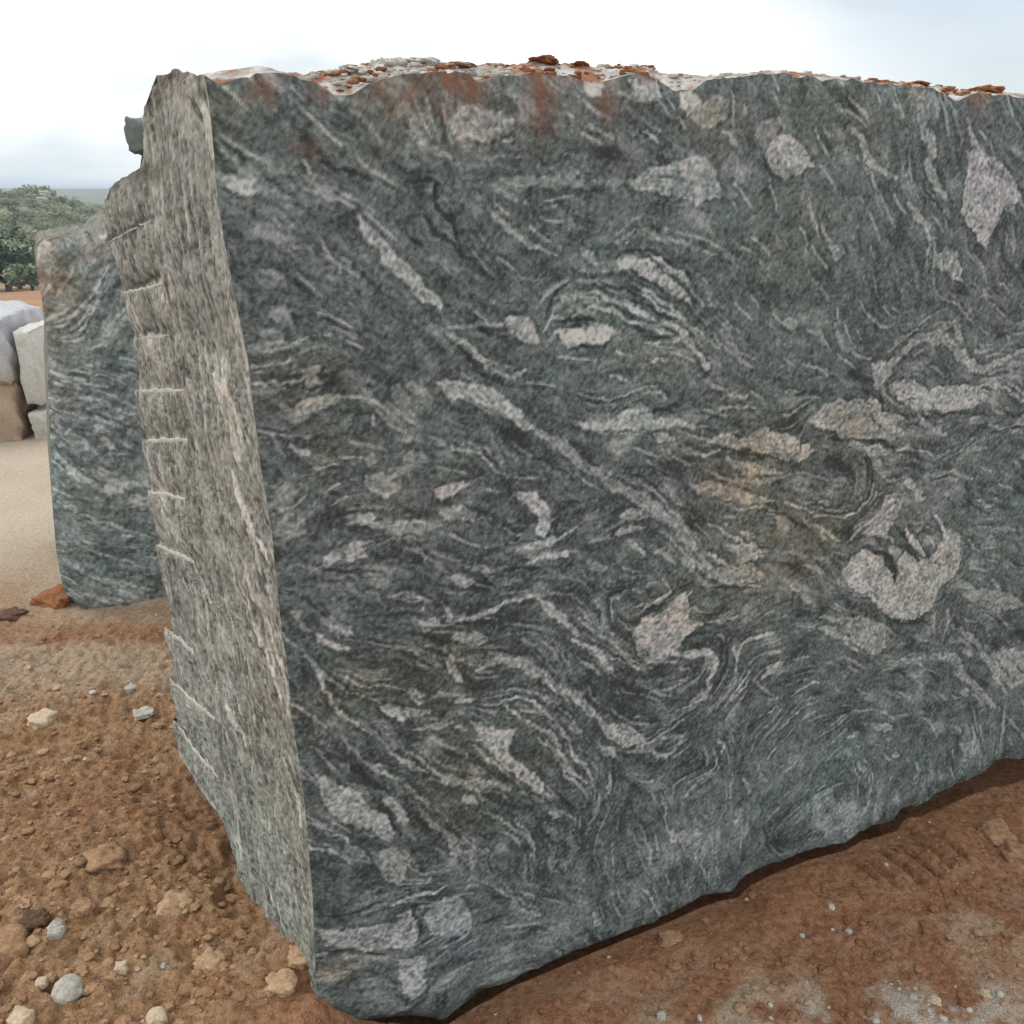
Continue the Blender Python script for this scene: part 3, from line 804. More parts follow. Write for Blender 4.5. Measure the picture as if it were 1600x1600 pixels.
# heights first (columns follow the outlines), then slide the columns near the corner along the ragged left edge
zt = z_top(Scol + Tsz[0, 0] * np.exp(-Scol / .25)); zb = z_bot(Scol)
Zf = zb + tt[:, None] * (zt - zb)
Sf = Scol + s_left(Zf) * np.exp(-Scol / .45)
rel = .007 * fbm(Sf / .40, Zf / .40, 3, 21) + .0012 * fbm(Sf / .05, Zf / .05, 3, 22)
Sm = np.where(Sf > 2.30, 4.60 - Sf, Sf)        # past the picture the pattern folds back on itself
tone = FS.sample('tone', Sm, Zf); drk = FS.sample('dark', Sm, Zf)
rel -= .002 * drk
eb = np.minimum(Zf - zb, .07) / .07; et = np.minimum(zt - Zf, .06) / .06
rel -= .020 * (1 - eb) ** 3 * (.6 + .6 * fbm(Sf / .12, Zf / .12, 2, 23))
rel -= .010 * (1 - et) ** 2.5 * (1 + fbm(Sf / .06, 0 * Sf, 3, 24))
rel -= .004 * np.exp(-Scol / .006)
Pf = C0 + Sf[..., None] * A_ + rel[..., None] * NF
Pf[..., 2] = Zf
co = [Pf.reshape(-1, 3)]; quads = [grid_quads(NT, NS)]; mi = [np.zeros(len(quads[0]), int)]
min_f = np.stack([tone, FS.sample('pal', Sm, Zf), FS.sample('rust', Sm, Zf)], -1).reshape(-1, 3)
tin_f = np.stack([FS.sample('violet', Sm, Zf), FS.sample('olive', Sm, Zf), FS.sample('green', Sm, Zf)], -1).reshape(-1, 3)
off = NT * NS
# end face
ES = Sheet(-.05, 1.35, -.3, 1.95, .0032, 51)
for z_ in np.arange(-.2, 1.9, .12):
    for d_ in np.arange(.0, 1.3, .15):
        ES.flow(d_, z_, math.radians(90 - (22 * (1 - d_)) * (1 if z_ < 1.1 else .6) - 8 * math.sin(3 * z_)), .12)
def ez(p):
    z = 1.0
    for _ in range(25):
        E = C0 + A_ * float(s_left(z)); d, z2, t = on_plane(p[0], p[1], E, AZE); z = .5 * z + .5 * z2
    return (d, z)
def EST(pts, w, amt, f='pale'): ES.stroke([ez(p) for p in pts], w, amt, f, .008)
for pts, w, a in [([(335, 560), (345, 610), (360, 660), (375, 720)], .05, .6), ([(350, 580), (365, 640), (385, 700)], .03, .7), ([(362, 740), (372, 780), (395, 830), (420, 880)], .025, .8),
                  ([(320, 650), (325, 690), (335, 730)], .03, .6), ([(385, 930), (400, 980), (425, 1040), (440, 1100)], .02, .8), ([(410, 950), (425, 1000), (445, 1060), (452, 1120)], .02, .7),
                  ([(318, 920), (328, 980), (336, 1030)], .02, .7), ([(355, 1100), (365, 1130), (382, 1150)], .02, .6), ([(250, 790), (270, 830), (300, 870)], .03, .5), ([(310, 160), (325, 200), (335, 240)], .03, .6),
                  ([(375, 880), (395, 930), (430, 1010)], .02, .6), ([(365, 1230), (372, 1290), (385, 1370)], .02, .6), ([(445, 1180), (465, 1240), (470, 1290)], .02, .7), ([(232, 700), (240, 740), (262, 800)], .03, .5), ([(300, 880), (330, 940), (350, 1000)], .02, .6), ([(205, 480), (220, 520), (240, 560)], .04, .4)]:
    EST(pts, w, a)
for pts, w, a in [([(300, 165), (308, 180), (312, 190)], .02, .8), ([(163, 381), (200, 362), (236, 346)], .020, .9), ([(195, 450), (225, 440), (250, 432)], .014, .8), ([(210, 522), (240, 518), (262, 522)], .012, .7), ([(300, 850), (310, 870), (315, 880)], .02, .6), ([(335, 400), (340, 440)], .02, .5), ([(285, 560), (285, 600)], .03, .5)]:  # the stroke below the upper ledge is its overhang shadow, painted into the stone tone
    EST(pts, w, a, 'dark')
ES.blob(.1, .7, .25, .5, .25, 'olive'); ES.blob(.45, 1.1, .3, .4, .2, 'olive'); ES.blob(.75, 1.2, .3, .35, .3, 'violet'); ES.blob(.2, .15, .4, .25, .6, 'green')
ES.streams(ES.angle(.45), 190, lambda a, b: .8, (.004, .010), (.02, .10), (.25, .65), 'pale', 921)
ES.streams(ES.angle(.45), 150, lambda a, b: .8, (.004, .010), (.015, .05), (.3, .8), 'dark', 922)
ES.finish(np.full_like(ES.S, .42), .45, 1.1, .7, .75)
ND = 270
dfr = np.concatenate([[0], np.linspace(.002, 1, ND - 1) ** 1.25])
Ze = Zf[:, :1].repeat(ND, 1)
edge_rel = rel[:, :1]
De = end_depth(Zf[:, 0])[:, None] * dfr[None, :]
# far rows at the very top fall back with the broken corner
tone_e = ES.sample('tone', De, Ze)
fade = np.clip(De / .04, 0, 1)
rele = fade * (.010 * fbm(De / .30, Ze / .45, 4, 61) + .0065 * fbm(De / .04 + 1 * Ze, Ze / .10, 5, 62, .6) + .004 * (tone_e - .35))
# scalloped hollows left between the drill holes near the far edge
back = sstep(.42, .75, De / np.maximum(end_depth(Zf[:, 0])[:, None], .1))
rele -= back * .05 * sstep(.35, 1.0, (Ze - .0) / 1.6) * 0
for (p, q) in DRILL:
    (d1, z1), (d2, z2) = ez(p), ez(q)
    zl = np.interp(De, [min(d1, d2), max(d1, d2)], [z2, z1] if d2 < d1 else [z1, z2])
    inn = sstep(min(d1, d2) - .03, min(d1, d2) + .03, De)
    up = Ze - zl
    rele -= inn * .006 * np.exp(-((up - .012) / .016) ** 2)
Sl = s_left(Zf[:, 0])[:, None] + 0 * De
Pe = C0 + Sl[..., None] * A_ + De[..., None] * B_ + (edge_rel * np.exp(-De / .05))[..., None] * NF + rele[..., None] * NE
Pe[..., 2] = Ze + .014 * sstep(0, .11, De) * sstep(.80, 1.0, tt)[:, None] - (.008 * fbm(De / .05, 0 * De, 3, 64)) * sstep(.93, 1.0, tt)[:, None] * fade
Pe[:, 0] = Pf[:, 0]
co.append(Pe.reshape(-1, 3)); q = grid_quads(NT, ND, off, True); quads.append(q); mi.append(np.ones(len(q), int))
z3 = lambda n: np.zeros((n, 3))
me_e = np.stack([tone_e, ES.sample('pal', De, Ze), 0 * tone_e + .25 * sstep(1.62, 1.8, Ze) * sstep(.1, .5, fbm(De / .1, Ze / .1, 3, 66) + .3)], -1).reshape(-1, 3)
te_e = np.stack([ES.sample('violet', De, Ze), ES.sample('olive', De, Ze), ES.sample('green', De, Ze)], -1).reshape(-1, 3)
off += NT * ND
# top: rows from the front edge to the back
back_vec = B_ * 1.0
NTOP = 80
ft = np.linspace(0, 1, NTOP) ** 2.2
rowF = Pf[-1]                                   # NS points
dt = float(De[-1, -1])
topd = np.maximum(dt, 0.02) + (1.0 - dt) * sstep(0.0, .5, s_cols)
Pt = rowF[None] + (ft[:, None] * topd[None])[..., None] * B_
sx = s_cols[None, :] + 0 * ft[:, None]; dx_ = ft[:, None] * topd[None]
ridge = sstep(.1, .2, sx) * (1 - sstep(.72, .85, sx)) * .004 + .006 * sstep(.02, .06, sx) * (1 - sstep(.1, .14, sx))
lump = (.007 * fbm(sx / .05, dx_ / .06, 5, 71, .65) + .006 * np.abs(fbm(sx / .018, dx_ / .03, 3, 72)))
tgt = np.interp(s_cols, [0, .06, .2, .45, .72, .95, 1.2, 2.2, 3.1], [1.785, 1.79, 1.80, 1.805, 1.80, 1.785, 1.79, 1.81, 1.80])
SKYL = [(322, 112), (390, 110), (440, 109), (500, 121), (560, 117), (590, 106), (620, 99), (660, 100), (700, 103), (750, 107), (800, 108), (860, 104), (905, 106), (940, 112), (975, 110), (1010, 106), (1040, 117), (1100, 121), (1150, 118), (1220, 112), (1280, 118), (1360, 127), (1430, 131), (1470, 136), (1515, 146), (1540, 141), (1600, 149)]
SKs = np.array([on_plane(p[0], p[1], C0 + B_ * .08, AZF)[:2] for p in SKYL])
sky_z = np.interp(s_cols, SKs[:, 0], SKs[:, 1])
base_top = rowF[:, 2][None] * (1 - sstep(0, .08, dx_)) + sky_z[None] * sstep(0, .08, dx_)
Pt[..., 2] = base_top + (ridge + lump * (.4 + .6 * sstep(.1, .2, sx))) * sstep(0, .10, dx_) * (1 - .9 * (1 - sstep(0.0, .10, sx)))
Pt[0] = rowF
kc_ = sstep(.14, 0, s_cols)[None, :]
dpe = De[-1]; zpe = Pe[-1, :, 2]
z_c = np.interp(ft * topd[0], dpe, zpe)[:, None]
Pt[..., 2] = Pt[..., 2] * (1 - kc_) + (z_c + (rowF[:, 2] - rowF[0, 2])[None]) * kc_
for q_ in range(3): Pt[:, 0, q_] = np.interp(ft * topd[0], dpe, Pe[-1, :, q_])
# the corner column follows the end face's own top row
co.append(Pt.reshape(-1, 3)); q = grid_quads(NTOP, NS, off); quads.append(q); mi.append(np.full(len(q), 2))
top_off = off; off += NTOP * NS
# back, right end and underside, coarse
bl = Pe[:, -1]
idx = np.linspace(0, NT - 1, 60).astype(int)
right_back = Pf[idx, -1] + B_ * 1.0
backw = np.linspace(0, 1, 30)
Pb = bl[idx][:, None] * (1 - backw[None, :, None]) + right_back[:, None] * backw[None, :, None]
co.append(Pb.reshape(-1, 3)); q = grid_quads(60, 30, off, True); quads.append(q); mi.append(np.ones(len(q), int)); nb = 60 * 30; off += nb
Pr = Pf[idx, -1][:, None] * (1 - backw[None, :, None]) + right_back[:, None] * backw[None, :, None]
co.append(Pr.reshape(-1, 3)); q = grid_quads(60, 30, off); quads.append(q); mi.append(np.ones(len(q), int)); off += nb
cidx = np.linspace(0, NS - 1, 120).astype(int)
fb = Pf[0, cidx]
bb = bl[0] + (right_back[0] - bl[0]) * (s_cols[cidx] / S_END)[:, None]
Pu = fb[None] * (1 - backw[:, None, None]) + bb[None] * backw[:, None, None]
Pu[..., 2] += (.02 * sstep(0, .12, backw) * (1 - sstep(.7, 1, backw)))[:, None] * sstep(.02, .2, s_cols[cidx] / S_END)[None]
co.append(Pu.reshape(-1, 3)); q = grid_quads(30, 120, off, True); quads.append(q); mi.append(np.zeros(len(q), int)); nu = 30 * 120; off += nu
co = np.concatenate(co)
nrest = off - NT * NS - NT * ND
grey3 = np.tile([[.34, 0, 0]], (nrest, 1))
me = mesh_np('stone_block', co, np.concatenate(quads), mats=(MAT_FACE, MAT_END, MAT_TOP), mat_idx=np.concatenate(mi))
col_attr(me, 'mineral', np.concatenate([min_f, me_e, grey3])); col_attr(me, 'tint', np.concatenate([tin_f, te_e, z3(nrest)]))
base_c = C0 + A_ * 1.4 + B_ * .5; base_c[2] = -.1
BLOCK = bpy.data.objects.new('stone_block', None); COL.objects.link(BLOCK); BLOCK.location = base_c
BLOCK.empty_display_size = .2
tag(BLOCK, 'huge rough-hewn dark grey-green stone block with swirling pale veins, filling the picture', 'stone block')
BLOCK.matrix_world  # evaluated below through explicit offsets
body = link('body', me, BLOCK, -Vector(base_c))
body['label'] = 'dark veined front face with a beige split end and a dusty top'

# drill-hole remains: ragged pale half tubes lying in the split end
def end_point(d, z, out_=0.0):
    j = int(np.argmin(np.abs(Zf[:, 0] - z))); row = De[j]
    i = int(np.argmin(np.abs(row - d)))
    return Pe[j, i] + NE * out_
for k, (p, q) in enumerate(DRILL):
    (d1, z1), (d2, z2) = ez(p), ez(q)
    n = 22; ring = 7; pts = []
    hw = [.002, .0035, .002, .005, .006, .0065, .007, .008, .008, .008][k]
    for i in range(n):
        f = i / (n - 1); d = d1 + (d2 - d1) * f; z = z1 + (z2 - z1) * f
        c = end_point(d, z, .002)
        w_ = hw * (0.30 + .70 * math.sin(math.pi * min(1, .06 + f * .86)) ** .7) * (1 + .22 * math.sin(i * 1.7 + k) + .12 * random.uniform(-1, 1)) * .85
        for j in range(ring):
            a = math.pi * (j / (ring - 1)) - math.pi / 2
            pts.append(c + np.array([0, 0, 1.0]) * math.sin(a) * w_ * 1.2 + NE * (math.cos(a) * w_ * .45 - .002))
    pts = np.array(pts)
    mm = mesh_np('drill_groove', pts, grid_quads(n, ring), mats=(MAT_DUST,))
    link('drill_groove', mm, BLOCK, -Vector(base_c))

# ---- a rock as a displaced icosphere
def ico(sub):
    bm = bmesh.new(); bmesh.ops.create_icosphere(bm, subdivisions=sub, radius=1.0)
    v = np.array([x.co[:] for x in bm.verts]); f = np.array([[y.index for y in x.verts] for x in bm.faces]); bm.free()
    return v, f
ICO = {k: ico(k) for k in (1, 2, 3, 4)}
def rock_verts(sub, seed, rough=.25, boxy=0.0):
    v, f = ICO[sub]
    w = v.copy()
    if boxy:
        w = np.sign(w) * np.abs(w) ** (1 - boxy * .6); w /= np.maximum(np.abs(w).max(1, keepdims=True), 1e-6) * boxy + (1 - boxy)
    r = 1 + rough * fbm(v[:, 0] * 1.3 + seed * 3.1 + v[:, 2] * .7, v[:, 1] * 1.3 + v[:, 2] * 1.1 + seed, 3, seed)
    r += rough * .45 * fbm(v[:, 0] * 3.3 + v[:, 2] * 2, v[:, 1] * 3.3 - v[:, 2] * 1.7, 2, seed + 7)
    return w * r[:, None], f
knob_px = [(203, 190, 228, 240)]
kc_d, kc_z = ez((222, 214))
kc = end_point(kc_d, kc_z)
v, f = rock_verts(4, 77, .18, .75)
v = v * np.array([.019, .03, .030])
# the spur sticks out behind the broken far edge
v[:, 0] += .02 * v[:, 2]
kp = at_depth(222, 213, kc[1] + .07)
mm = mesh_np('spur', v, tris=f, mats=(MAT_FACE,))
col_attr(mm, 'mineral', np.tile([[.45, .1, 0]], (len(v), 1)) + .1 * fbm(v[:, 0] / .03, v[:, 2] / .03, 3, 3)[:, None] * np.array([1, 0, 0])); col_attr(mm, 'tint', np.tile([[0, 0, .5]], (len(v), 1)))
o = link('spur', mm, BLOCK, Vector(kp) - Vector(base_c)); o['label'] = 'angular grey-green spur jutting from the broken far edge'

# ------------------------------------------------------------------ ground
CTRL = [(0, 1590, .02), (200, 1500, .02), (350, 1550, .02), (470, 1475, .035), (485, 1560, .0), (530, 1599, -.08), (415, 1447, -.015), (385, 1400, -.05), (345, 1260, -.06), (310, 1230, -.05), (275, 1195, -.02),
        (100, 1200, .02), (0, 1100, 0), (110, 960, 0), (0, 930, 0), (250, 965, 0), (200, 1100, .01), (200, 1300, .03), (60, 1400, .03), (0, 800, 0), (60, 700, 0), (300, 1400, .02),
        (690, 1603, -.18), (620, 1599, -.165), (800, 1543, -.15), (1000, 1463, -.14), (1200, 1380, -.13), (1400, 1300, -.14), (1500, 1260, -.15), (1600, 1225, -.17), (1600, 1400, -.13), (1300, 1500, -.15), (1000, 1590, -.17), (1600, 1590, -.15), (1500, 1320, -.11), (1590, 1270, -.13)]
CP = np.array([list(on_ground(x, y, z)) for x, y, z in CTRL])
# hidden under the block: keep the ground low
extra = []
for s_, d_, z_ in [(.3, .2, -.2), (.8, .3, -.2), (1.3, .3, -.2), (1.9, .3, -.2), (.6, .7, -.2), (1.5, .8, -.2), (2.6, .4, -.2), (2.6, -.3, -.12), (2.6, -.9, -.12), (.3, .9, -.05), (3.4, .3, -.1), (1.5, 1.4, -.05), (.2, 1.3, 0), (2.6, 1.6, -.05)]:
    e = C0 + A_ * s_ + B_ * d_; extra.append([e[0], e[1], z_])
CP = np.vstack([CP, np.array(extra)])
def ctrl_h(x, y):
    sh = x.shape; x = x.ravel(); y = y.ravel(); num = np.zeros_like(x); den = np.zeros_like(x) + 1e-4
    for c in CP:
        w = 1.0 / (((x - c[0]) ** 2 + (y - c[1]) ** 2) + .0025) ** 1.7
        w *= 1 / (1 + ((x - c[0]) ** 2 + (y - c[1]) ** 2) / 4)
        num += w * c[2]; den += w
    return (num / den).reshape(sh)
TEETH = [((1333, 1332), (1368, 1366)), ((1358, 1336), (1404, 1380)), ((1376, 1316), (1440, 1375)), ((1404, 1308), (1466, 1366)), ((1432, 1304), (1488, 1352)), ((1464, 1300), (1504, 1338))]
TE = [(on_ground(*a, -.11)[:2], on_ground(*b, -.12)[:2]) for a, b in TEETH]
def terrain(x, y):
    r = np.hypot(x, y)
    h = -3.0 * sstep(12, 55, r)
    th = np.degrees(np.arctan2(x, y))
    crest = np.interp(th, [-60, -30, -28, -26, -25.1, -23.3, -15, 0, 40], [2.2, 1.7, 1.6, 1.5, .1, -.8, -1.2, -1.5, -2]) + .5 * fbm(x / 14, y / 14, 3, 91)
    h = h + (crest + 3.0) * sstep(62, 140, r) * (1 - sstep(170, 330, r)) * (y > 0)
    h = h + sstep(450, 900, r) * (7.2 + .8 * fbm(x / 260, y / 260, 3, 93)) * (1 - sstep(1200, 1800, r)) + sstep(1200, 1800, r) * 4
    return h
def rough_mask(x, y):
    """1 on the loose tipped soil, less on the graded ground"""
    right = sstep(-.15, .15, (x - C0[0]) * .9 + (C0[1] - y) * .35 + .12)
    far = sstep(2.9, 3.6, y)
    return (1 - .72 * right) * (1 - .8 * far), right, far
def ground_h(x, y):
    m, right, far = rough_mask(x, y)
    near = 1 - sstep(4.5, 8, np.hypot(x, y))
    h = ctrl_h(x, y) * near + terrain(x, y)
    b = np.abs(fbm(x / .11, y / .11, 3, 101)); c = np.abs(fbm(x / .045, y / .045, 3, 102))
    h = h + near * (.022 * fbm(x / .4, y / .4, 3, 103) * (.35 + .65 * m) + m * (.040 * (.35 - b) + .022 * (.3 - c)) + (1 - m) * (.006 * fbm(x / .06, y / .06, 4, 104) - .009 * np.abs(fbm(x / .03, y / .025, 3, 109)) * np.clip(.5 + fbm(x / .3, y / .3, 2, 110), 0, 1.2)) + .007 * m * fbm(x / .018, y / .018, 3, 105) - .018 * m * np.abs(fbm(x / .07 + .3 * fbm(x / .05, y / .05, 2, 108), y / .05, 4, 107, .6)) + .006 * m)
    for a, b_ in TE:
        d = b_ - a; l2 = d @ d
        t = np.clip(((x - a[0]) * d[0] + (y - a[1]) * d[1]) / l2, 0, 1)
        q = np.hypot(x - a[0] - t * d[0], y - a[1] - t * d[1])
        h = h - .019 * np.exp(-(q / .0085) ** 2) + .004 * np.exp(-((q - .018) / .009) ** 2)
    h = h + .03 * (1 - near) * fbm(x / 2, y / 2, 3, 106) + .02 * sstep(2.8, 3.6, y) * (1 - sstep(9, 14, y)) * fbm(x / .5, y / .22, 4, 119)
    # the block's underside stands clear of the soil along the front
    px_, py_ = x - C0[0], y - C0[1]
    s_ = px_ * A_[0] + py_ * A_[1]; f_ = px_ * NF[0] + py_ * NF[1]
    gap = np.interp(s_, [0, .15, .3, .9, 1.3, 1.7, 2.0, 2.2, 3], [.0, .003, .006, .006, .009, .018, .032, .048, .05])
    cap = np.interp(s_, Bcap[:, 0], Bcap[:, 1]) - gap + np.maximum(f_ - .02, 0) * .35 - .09 * sstep(.012, -.03, f_)
    on = (f_ > -1.1) & (f_ < .22) & (s_ > .03) & (s_ < S_END)
    return np.where(on, np.minimum(h, cap), h)
def axis(lo, hi, step, far_lo, far_hi, ratio=1.09):
    a = list(np.arange(lo, hi, step)); s = step
    while a[-1] < far_hi: s *= ratio; a.append(a[-1] + s)
    b = []; s = step; x = lo
    while x > far_lo: s *= ratio; x -= s; b.append(x)
    return np.array(b[::-1] + a)
gx = axis(-1.75, 2.2, 0.0067, -3500, 3500); gy = axis(1.2, 3.0, 0.0067, -60, 3500)
GX, GY = np.meshgrid(gx, gy)
GZ = ground_h(GX, GY)
def soil_fields(x, y):
    m, right, far = rough_mask(x, y)
    r = np.hypot(x, y)
    n = fbm(x / .5, y / .5, 4, 111); n2 = fbm(x / .12, y / .12, 4, 112)
    # pale graded sand beyond the tipped soil
    line = 3.45 + .30 * n + .12 * n2
    sand = sstep(line - .45, line + .35, y) * (.80 + .35 * fbm(x / .9, y / .35, 4, 118)).clip(.35, 1) * (1 - sstep(9, 12, r))
    sand = np.maximum(sand, 0.40 * sstep(2.45, 2.75, y + .1 * n) * (1 - sstep(2.95, 3.05, y + .05 * n)) * (x < 0))
    sand = np.maximum(sand, sstep(.25, .7, n2 + .25 * n) * .18 * (1 - right))
    q = on_ground(1420, 1585, -.15); q2 = on_ground(1540, 1560, -.15); q3 = on_ground(1330, 1545, -.15)
    white = np.maximum(1.2 * np.exp(-(((x - q[0]) / .30) ** 2 + ((y - q[1]) / .07) ** 2)), .8 * np.exp(-(((x - q2[0]) / .08) ** 2 + ((y - q2[1]) / .05) ** 2)))
    white = np.maximum(white, .6 * np.exp(-(((x - q3[0]) / .12) ** 2 + ((y - q3[1]) / .035) ** 2)))
    white = white * sstep(-.25, .35, n2 + .5 * fbm(x / .03, y / .03, 3, 113)) 
    qm = on_ground(190, 1275, .02)
    qa = on_ground(1330, 1600, -.15); qb = on_ground(1540, 1450, -.13)
    lite = np.maximum(np.exp(-(((x - qa[0]) / .55) ** 2 + ((y - qa[1]) / .14) ** 2)), .6 * np.exp(-(((x - qb[0]) / .22) ** 2 + ((y - qb[1]) / .16) ** 2))) * sstep(-.3, .4, n2 + .2 * n)
    red = np.clip(right * .85 + .22 * sstep(-.1, .5, -n) + .30 * sstep(.0, .5, -n2) + .75 * np.exp(-((x - qm[0]) / .38) ** 2 - ((y - qm[1]) / .20) ** 2) * sstep(-.6, .3, n2 + n), 0, 1) * (1 - sand) * (1 - .9 * lite)
    sand = np.maximum(sand, .48 * lite)
    red = np.maximum(red, .8 * np.exp(-((y - 3.05 - .05 * n) / .12) ** 2) * (x < -.6) * sstep(-.2, .2, n2 + .3))
    bank = np.exp(-((r - 22 - 1.5 * n) / 5.0) ** 2)
    green = sstep(26, 30, r + 2 * n) * (1 - np.exp(-((r - 52) / 3) ** 2)) 
    return sand, red, white, bank, green
sand, red, white, bank, green = soil_fields(GX, GY)
def soil_material():
    m = M('soil', .95, .12)
    a = m.rgb(m.attr('soil').outputs['Color']); b = m.rgb(m.attr('land').outputs['Color'])
    g = m.noise(60, 5, .65); g2 = m.noise(9, 4, .6); g3 = m.noise(260, 3, .6)
    base = m.ramp(g, [(.28, (.20, .118, .066)), (.5, (.44, .275, .152)), (.72, (.56, .39, .25))])
    base = m.mix(m.range(g2, .45, .7, 0, .6), base, m.mix(1.0, base, (1.05, .88, .76), 'MULTIPLY'))
    redc = m.ramp(g, [(.28, (.18, .078, .041)), (.5, (.37, .188, .103)), (.74, (.50, .295, .18))])
    c = m.mix(a[1], base, redc)
    sandc = m.ramp(g, [(.25, (.54, .46, .36)), (.55, (.70, .62, .50)), (.8, (.78, .71, .61))])
    c = m.mix(a[0], c, sandc)
    c = m.mix(m.math('MULTIPLY', a[2], m.range(g3, .35, .6), True), c, m.mix(g, (.48, .45, .41), (.72, .70, .66)))
    c = m.mix(b[0], c, m.mix(g2, (.30, .16, .095), (.40, .25, .165)))
    gr = m.noise(.35, 5, .65); gr2 = m.noise(2.2, 4, .6)
    grc = m.mix(m.range(gr, .4, .65), (.085, .105, .055), (.24, .225, .15))
    grc = m.mix(m.range(gr2, .55, .75), grc, (.25, .20, .14))
    c = m.mix(b[1], c, grc)
    c = m.mix(1.0, c, m.ramp(g3, [(.25, (.72, .70, .68)), (.5, (1, 1, 1)), (.75, (1.3, 1.3, 1.28))]), 'MULTIPLY')
    m.color(c)
    g4 = m.noise(130, 4, .7)
    m.bump(m.math('ADD', m.math('ADD', g, m.math('MULTIPLY', g3, .4)), m.math('MULTIPLY', g4, .7)), 1.0, .014)
    return m.m
MAT_SOIL = soil_material()
me = mesh_np('ground', np.stack([GX, GY, GZ], -1).reshape(-1, 3), grid_quads(len(gy), len(gx)), mats=(MAT_SOIL,))
col_attr(me, 'soil', np.stack([sand, red, white], -1).reshape(-1, 3)); col_attr(me, 'land', np.stack([bank, green, 0 * bank], -1).reshape(-1, 3))
tag(link('ground', me), kind='structure')
def gh(x, y): return float(ground_h(np.array([x]), np.array([y]))[0])

# ---- loose clods and gravel, thousands of them
def clod_material(name, lo, mid, hi, soil=False):
    m = M(name, .95, .12)
    r = m.rgb(m.attr('shade').outputs['Color']); g = m.noise(120, 4, .65)
    c = m.ramp(m.math('ADD', m.math('MULTIPLY', g, .75), m.math('MULTIPLY', r[0], .25)), [(.25, lo), (.5, mid), (.8, hi)])
    if soil:
        c = m.mix(r[1], c, m.mix(1.0, c, (.72, .57, .54), 'MULTIPLY')); c = m.mix(r[2], c, m.mix(1.0, c, (1.55, 1.9, 2.5), 'MULTIPLY'))
    m.color(c); m.bump(g, .9, .008); return m.m
MAT_CLOD = clod_material('soil_clod', (.19, .112, .062), (.355, .225, .130), (.50, .355, .23), True)
MAT_REDCLOD = MAT_CLOD
MAT_PEB = clod_material('pale_gravel', (.30, .27, .23), (.46, .43, .38), (.66, .64, .60))
def in_block(x, y, mrg=0.02):
    px_, py_ = x - C0[0], y - C0[1]
    det = A_[0] * B_[1] - A_[1] * B_[0]
    s = (px_ * B_[1] - py_ * B_[0]) / det; d = (A_[0] * py_ - A_[1] * px_) / det
    return (s > -mrg) & (s < S_END + mrg) & (d > -mrg) & (d < 1.05)
def scatter(name, mat, n, region, smin, smax, power, sub_big, flat, dens=None, seed=1, sink=.35):
    r = np.random.default_rng(seed)
    x = r.uniform(region[0], region[1], n * 4); y = region[2] + (region[3] - region[2]) * r.random(n * 4) ** 1.5
    k = ~in_block(x, y)
    if dens is not None: k &= r.random(n * 4) < dens(x, y)
    x = x[k][:n]; y = y[k][:n]; n = len(x)
    z = ground_h(x, y); fs_, fr = soil_fields(x, y)[:2]
    size = smin + (smax - smin) * r.random(n) ** power
    vars_ = [rock_verts(3 if size_big else 2, seed * 50 + q, .38, .1) for q in range(10) for size_big in (0, 1)]
    V, F, Sh = [], [], []; o = 0
    for i in range(n):
        bigq = 1 if size[i] > sub_big else 0
        v, f = vars_[2 * r.integers(10) + bigq]
        a = r.random() * 6.283; ca, sa = math.cos(a), math.sin(a)
        sc = size[i] * np.array([r.uniform(.75, 1.35), r.uniform(.75, 1.2), r.uniform(flat, flat + .35)])
        w = v * sc
        w = np.stack([w[:, 0] * ca - w[:, 1] * sa, w[:, 0] * sa + w[:, 1] * ca, w[:, 2]], 1)
        w += (x[i], y[i], z[i] + size[i] * (flat - sink) * .25)
        V.append(w); F.append(f + o); o += len(v); Sh.append(np.tile([r.random(), fr[i], fs_[i]], (len(v), 1)))
    me = mesh_np(name, np.concatenate(V), tris=np.concatenate(F), mats=(mat,))
    col_attr(me, 'shade', np.concatenate(Sh))
    return link(name, me)
ob = scatter('loose_clods', MAT_CLOD, 4300, (-2.1, -.15, 1.2, 3.1), .002, .016, 4.2, .0105, .22, lambda x, y: np.clip(.25 + sstep(-.5, .5, fbm(x / .3, y / .3, 3, 131)), 0, 1) * (1 - .75 * sstep(2.3, 2.9, y)), 3)
tag(ob, 'loose brown soil crumbs scattered over the tipped earth beside the block', 'soil', kind='stuff')
qr = on_ground(1530, 1440, -.13)
ob = scatter('red_clods', MAT_REDCLOD, 3400, (-.3, 2.3, 1.2, 2.6), .0018, .012, 4.0, .0095, .40, lambda x, y: np.clip(.15 + sstep(-.1, .6, fbm(x / .25, y / .25, 3, 133)) + np.exp(-((x - qr[0]) / .25) ** 2 - ((y - qr[1]) / .18) ** 2), 0, 1), 4)
tag(ob, 'red-brown soil crumbs lying in front of the block', 'soil', kind='stuff')
qw = on_ground(1430, 1580, -.15)
ob = scatter('gravel', MAT_PEB, 1500, (-2.0, 2.2, 1.2, 3.3), .003, .011, 2.6, .009, .5, lambda x, y: np.clip(.13 * sstep(-.1, .5, fbm(x / .3, y / .3, 3, 135)) + .9 * np.exp(-(((x - qw[0]) / .25) ** 2 + ((y - qw[1]) / .07) ** 2)), 0, 1), 5)
tag(ob, 'small pale gravel mixed into the soil', 'gravel', kind='stuff')

